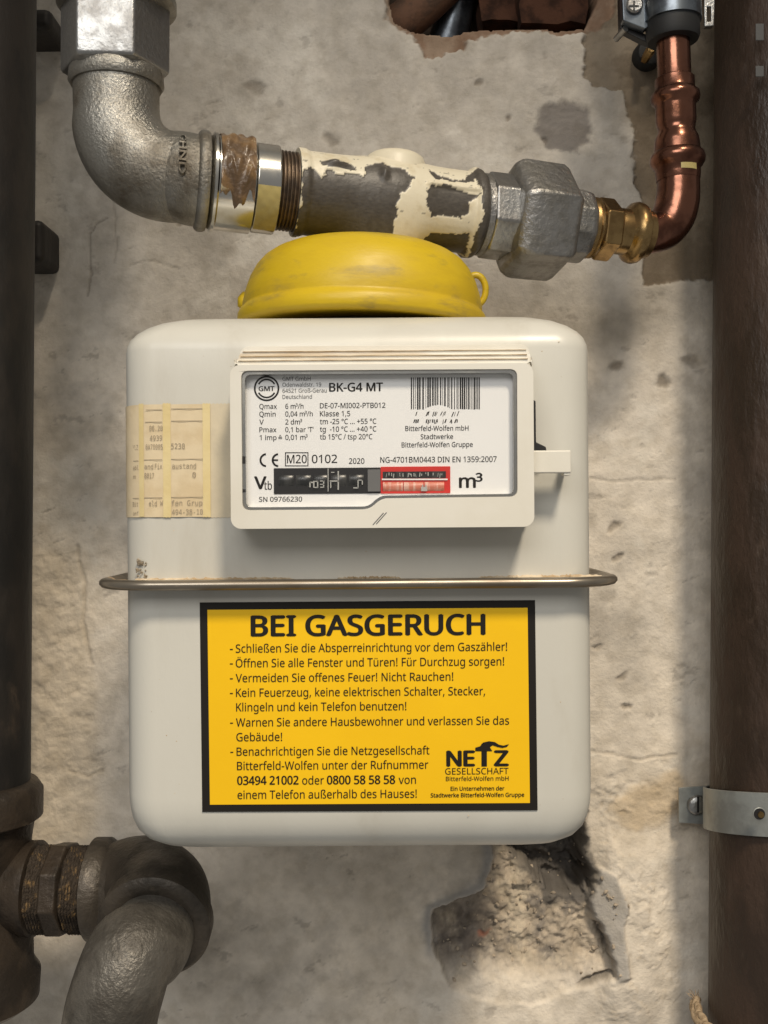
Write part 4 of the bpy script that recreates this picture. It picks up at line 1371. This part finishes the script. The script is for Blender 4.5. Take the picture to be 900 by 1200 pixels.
sw_ = MB().lathe(P(816.5, 943, tp + th_) , (0, -1, 0), [(-.012, .003), (-.0002, .0030), (0, .0060), (.0016, .0058), (.0027, .0044), (.0029, .001)], 28).build('screw', M['steel'], bk, smooth=45)
c_ = P(818, 943, tp + th_ + .0029)
MB().box(c_ + Vector((-.0006, .0006, -.0046)), c_ + Vector((.0006, -.0002, .0046))).build('screw_slot', M['black'], sw_)
hc = P(890, 954, RT + RR_ + .004)
ho = MB()
ctr = [Vector((hc.x + .0031 * math.cos(a), -RT - RR_ - .0036, hc.z + .0031 * math.sin(a))) for a in [2 * math.pi * i / 24 for i in range(25)]]
MB().sweep(ctr, [.0004] * 25, 8, cap=False).build('hole_rim', M['strap'], bk, smooth=60)
MB().lathe(Vector((hc.x, -RT - RR_ - .003, hc.z)), (0, -1, 0), [(0, .0030), (.0010, .0030)], 24).build('hole', M['black'], bk)
MB().lathe(Vector((hc.x + .0008, -RT - RR_ - .0038, hc.z - .0004)), (0, -1, 0), [(0, .0019), (.0006, .0016)], 16).build('rivet', M['brass'], bk, smooth=40)
# wedge of mortar behind the plate
mb = MB()
mb.box(P(803, 930, 0) + Vector((0, .004, 0)), P(832, 960, tp - .0002))
mb.build('packing', M['grime'], bk, bevel=.001)

# frayed rope at the bottom right
rpz = thing('rope', P(828, 1185, .03), 'short frayed end of beige hemp rope tied round the brown pipe', 'rope')
mb = MB()
cpts = []
for i in range(40):
    t_ = i / 39
    a = math.radians(200 - 175 * t_)
    cpts.append(Vector((xr - .005 + math.cos(a) * (RR_ + .004), -RT - math.sin(a) * (RR_ + .004), P(828, 1178, .03).z - .016 * t_)))
for k in range(3):
    cc = []
    for i, c in enumerate(cpts):
        ph = i * .75 + k * 2.094
        cc.append(c + Vector((math.cos(ph) * .0012, math.sin(ph) * .0012 , math.cos(ph) * .0016)))
    mb.tube(cc, .0022, 10, 3)
mb.build('strands', M['rope'], rpz, smooth=60)
mb = MB()
for i in range(26):
    a = cpts[0] + Vector((random.uniform(-.001, .002), random.uniform(-.002, .002), random.uniform(-.003, .003)))
    d_ = Vector((random.uniform(-1, .4), random.uniform(-.4, .4), random.uniform(-.5, 1))).normalized() * random.uniform(.003, .007)
    mb.tube([a, a + d_ * .5 + Vector((0, 0, random.uniform(-.001, .001))), a + d_], [.0003, .00022, .0001], 5, 3)
fr_ = mb.build('frayed_fibres', M['rope'], rpz)
fr_['kind'] = 'stuff'

# ------------------------------------------------------------------ left-hand black pipe and lower pipework
LT = .085
LR = .030
xl_ = P(35, 600, LT).x - LR
bp = thing('black_pipe', (xl_, -LT, -.9), 'blackened iron pipe running full height along the left edge', 'pipe')
leanl = Vector((.0075, 0, 1)).normalized()
b_ = Vector((xl_, -LT, 0))
zz = lambda py, t=LT: P(0, py, t).z
MB().lathe(b_, leanl, [(zz(965), LR), (.9, LR)], 72).build('tube', M['black_pipe'], bp, smooth=40)
# dark bracket behind it
kb = thing('wall_hook', P(48, 285, 0), 'black iron wall hook beside the blackened pipe, level with the yellow cover', 'wall hook', 'wall hooks by the blackened pipe')
a, b = P(20, 312, .02), P(57, 262, .02)
MB().box((a.x, .01, a.z), (b.x, -.03, b.z)).build('block', M['black_pipe'], kb, bevel=.004, segs=3)
kb2 = thing('wall_hook', P(60, 30, 0), 'black iron wall hook at the very top left behind the hexagon', 'wall hook', 'wall hooks by the blackened pipe')
a, b = P(20, 42, .02), P(66, 18, .02)
MB().box((a.x, .01, a.z), (b.x, -.03, b.z)).build('block', M['black_pipe'], kb2, bevel=.004, segs=3)

ZL = zz(1040)
lt = thing('iron_tee', Vector((xl_, -LT, ZL - .05)), 'rusty brown iron tee on the black pipe at the lower left edge', 'pipe tee')
xo = xl_ - .0022
MB().lathe(Vector((xo, -LT, ZL)), leanl, [(-.062, LR * 1.02), (-.058, LR * 1.20), (-.046, LR * 1.22), (-.040, LR * 1.10), (.024, LR * 1.05), (.034, LR * 1.10), (.037, LR * 1.24), (.050, LR * 1.24), (.054, LR * 1.15), (.056, LR)], 72).build('tee_run', M['brown_iron'], lt, smooth=45)
AXB = Vector((1, -.06, .012)).normalized()
rB = .0215
lk = lambda px: P(px, 1040, LT).x - xo
MB().lathe(Vector((xo, -LT, ZL)), AXB, [(0, rB * 1.05), (lk(30), rB * 1.05), (lk(36), rB * 1.12), (lk(45), rB * 1.12), (lk(47), rB * 1.0)], 56).build('branch', M['brown_iron'], lt, smooth=45)
ln = thing('rusty_nipple', P(80, 1040, LT), 'rust crusted pipe nipple with hemp in its threads at the lower left', 'pipe nipple')
pr = [(lk(42), rB * .9)]
for i in range(5):
    x0 = 46 + i * 3.4
    pr += [(lk(x0), rB * .97), (lk(x0 + 1.4), rB * 1.03), (lk(x0 + 2.6), rB * .98)]
pr += [(lk(64), rB * .95)]
mb = MB()
irr = lambda th: 1 + .02 * math.sin(5 * th) + .018 * math.sin(11 * th + 1)
mb.lathe(Vector((xo, -LT, ZL)), AXB, pr, 72, shape=irr)
mb.build('thread', M['rust'], ln, smooth=40)
MB().lathe(Vector((xo, -LT, ZL)), AXB, [(lk(63), rB * .98), (lk(65), rB * 1.12), (lk(84), rB * 1.12), (lk(87), rB * .98)], 8, math.radians(10)).build('hexagon', M['brown_iron'], ln, bevel=.001)
pr = [(lk(85), rB * .9)]
for i in range(7):
    x0 = 87 + i * 3.4
    pr += [(lk(x0), rB * .95), (lk(x0 + 1.4), rB * 1.02), (lk(x0 + 2.6), rB * .96)]
pr += [(lk(113), rB * .9)]
mb = MB().lathe(Vector((xo, -LT, ZL)), AXB, pr, 72, shape=irr)
mb.build('thread', M['rust'], ln, smooth=40)

le = thing('black_elbow', P(180, 1040, .11), 'dark iron elbow below the bottom left corner of the gas meter', 'pipe elbow')
a0 = Vector((xo, -LT, ZL)) + AXB * lk(112)
a1 = Vector((xo, -LT, ZL)) + AXB * lk(140)
tb_ = -a1.y
path_ = [a0, a1, P(166, 1036, tb_ + .004), P(185, 1046, tb_ + .018), P(188, 1066, tb_ + .036), P(180, 1088, tb_ + .050)]
MB().tube(path_, [.0235, .0237, .0240, .0242, .0241, .0236], 56, 8).build('elbow_body', M['elbow_iron'], le, smooth=70)
MB().lathe(a0 - AXB * .001, AXB, [(0, .0222), (.0015, .0258), (.0085, .0258), (.0115, .0236)], 56).build('rim_bead', M['elbow_iron'], le, smooth=45)
dirv = (path_[-1] - path_[-2]).normalized()
MB().lathe(path_[-1] - dirv * .011, dirv, [(0, .0238), (.002, .0268), (.0105, .0268), (.0125, .0246), (.0126, .0200)], 56).build('rim_bead', M['elbow_iron'], le, smooth=45)

gp = thing('grey_pipe', P(120, 1195, .17), 'grey iron pipe bend coming out of the dark elbow at the bottom left', 'pipe')
e0 = path_[-1]
te = -e0.y
MB().tube([e0 - dirv * .004, e0 + dirv * .012, P(154, 1118, te + .022), P(138, 1160, te + .028), P(128, 1205, te + .028), P(124, 1290, te + .024), P(122, 1500, te + .02)], [.0190, .0196, .0202, .0206, .0208, .0208, .0208], 56, 8).build('bend', M['grey_pipe'], gp, smooth=70)
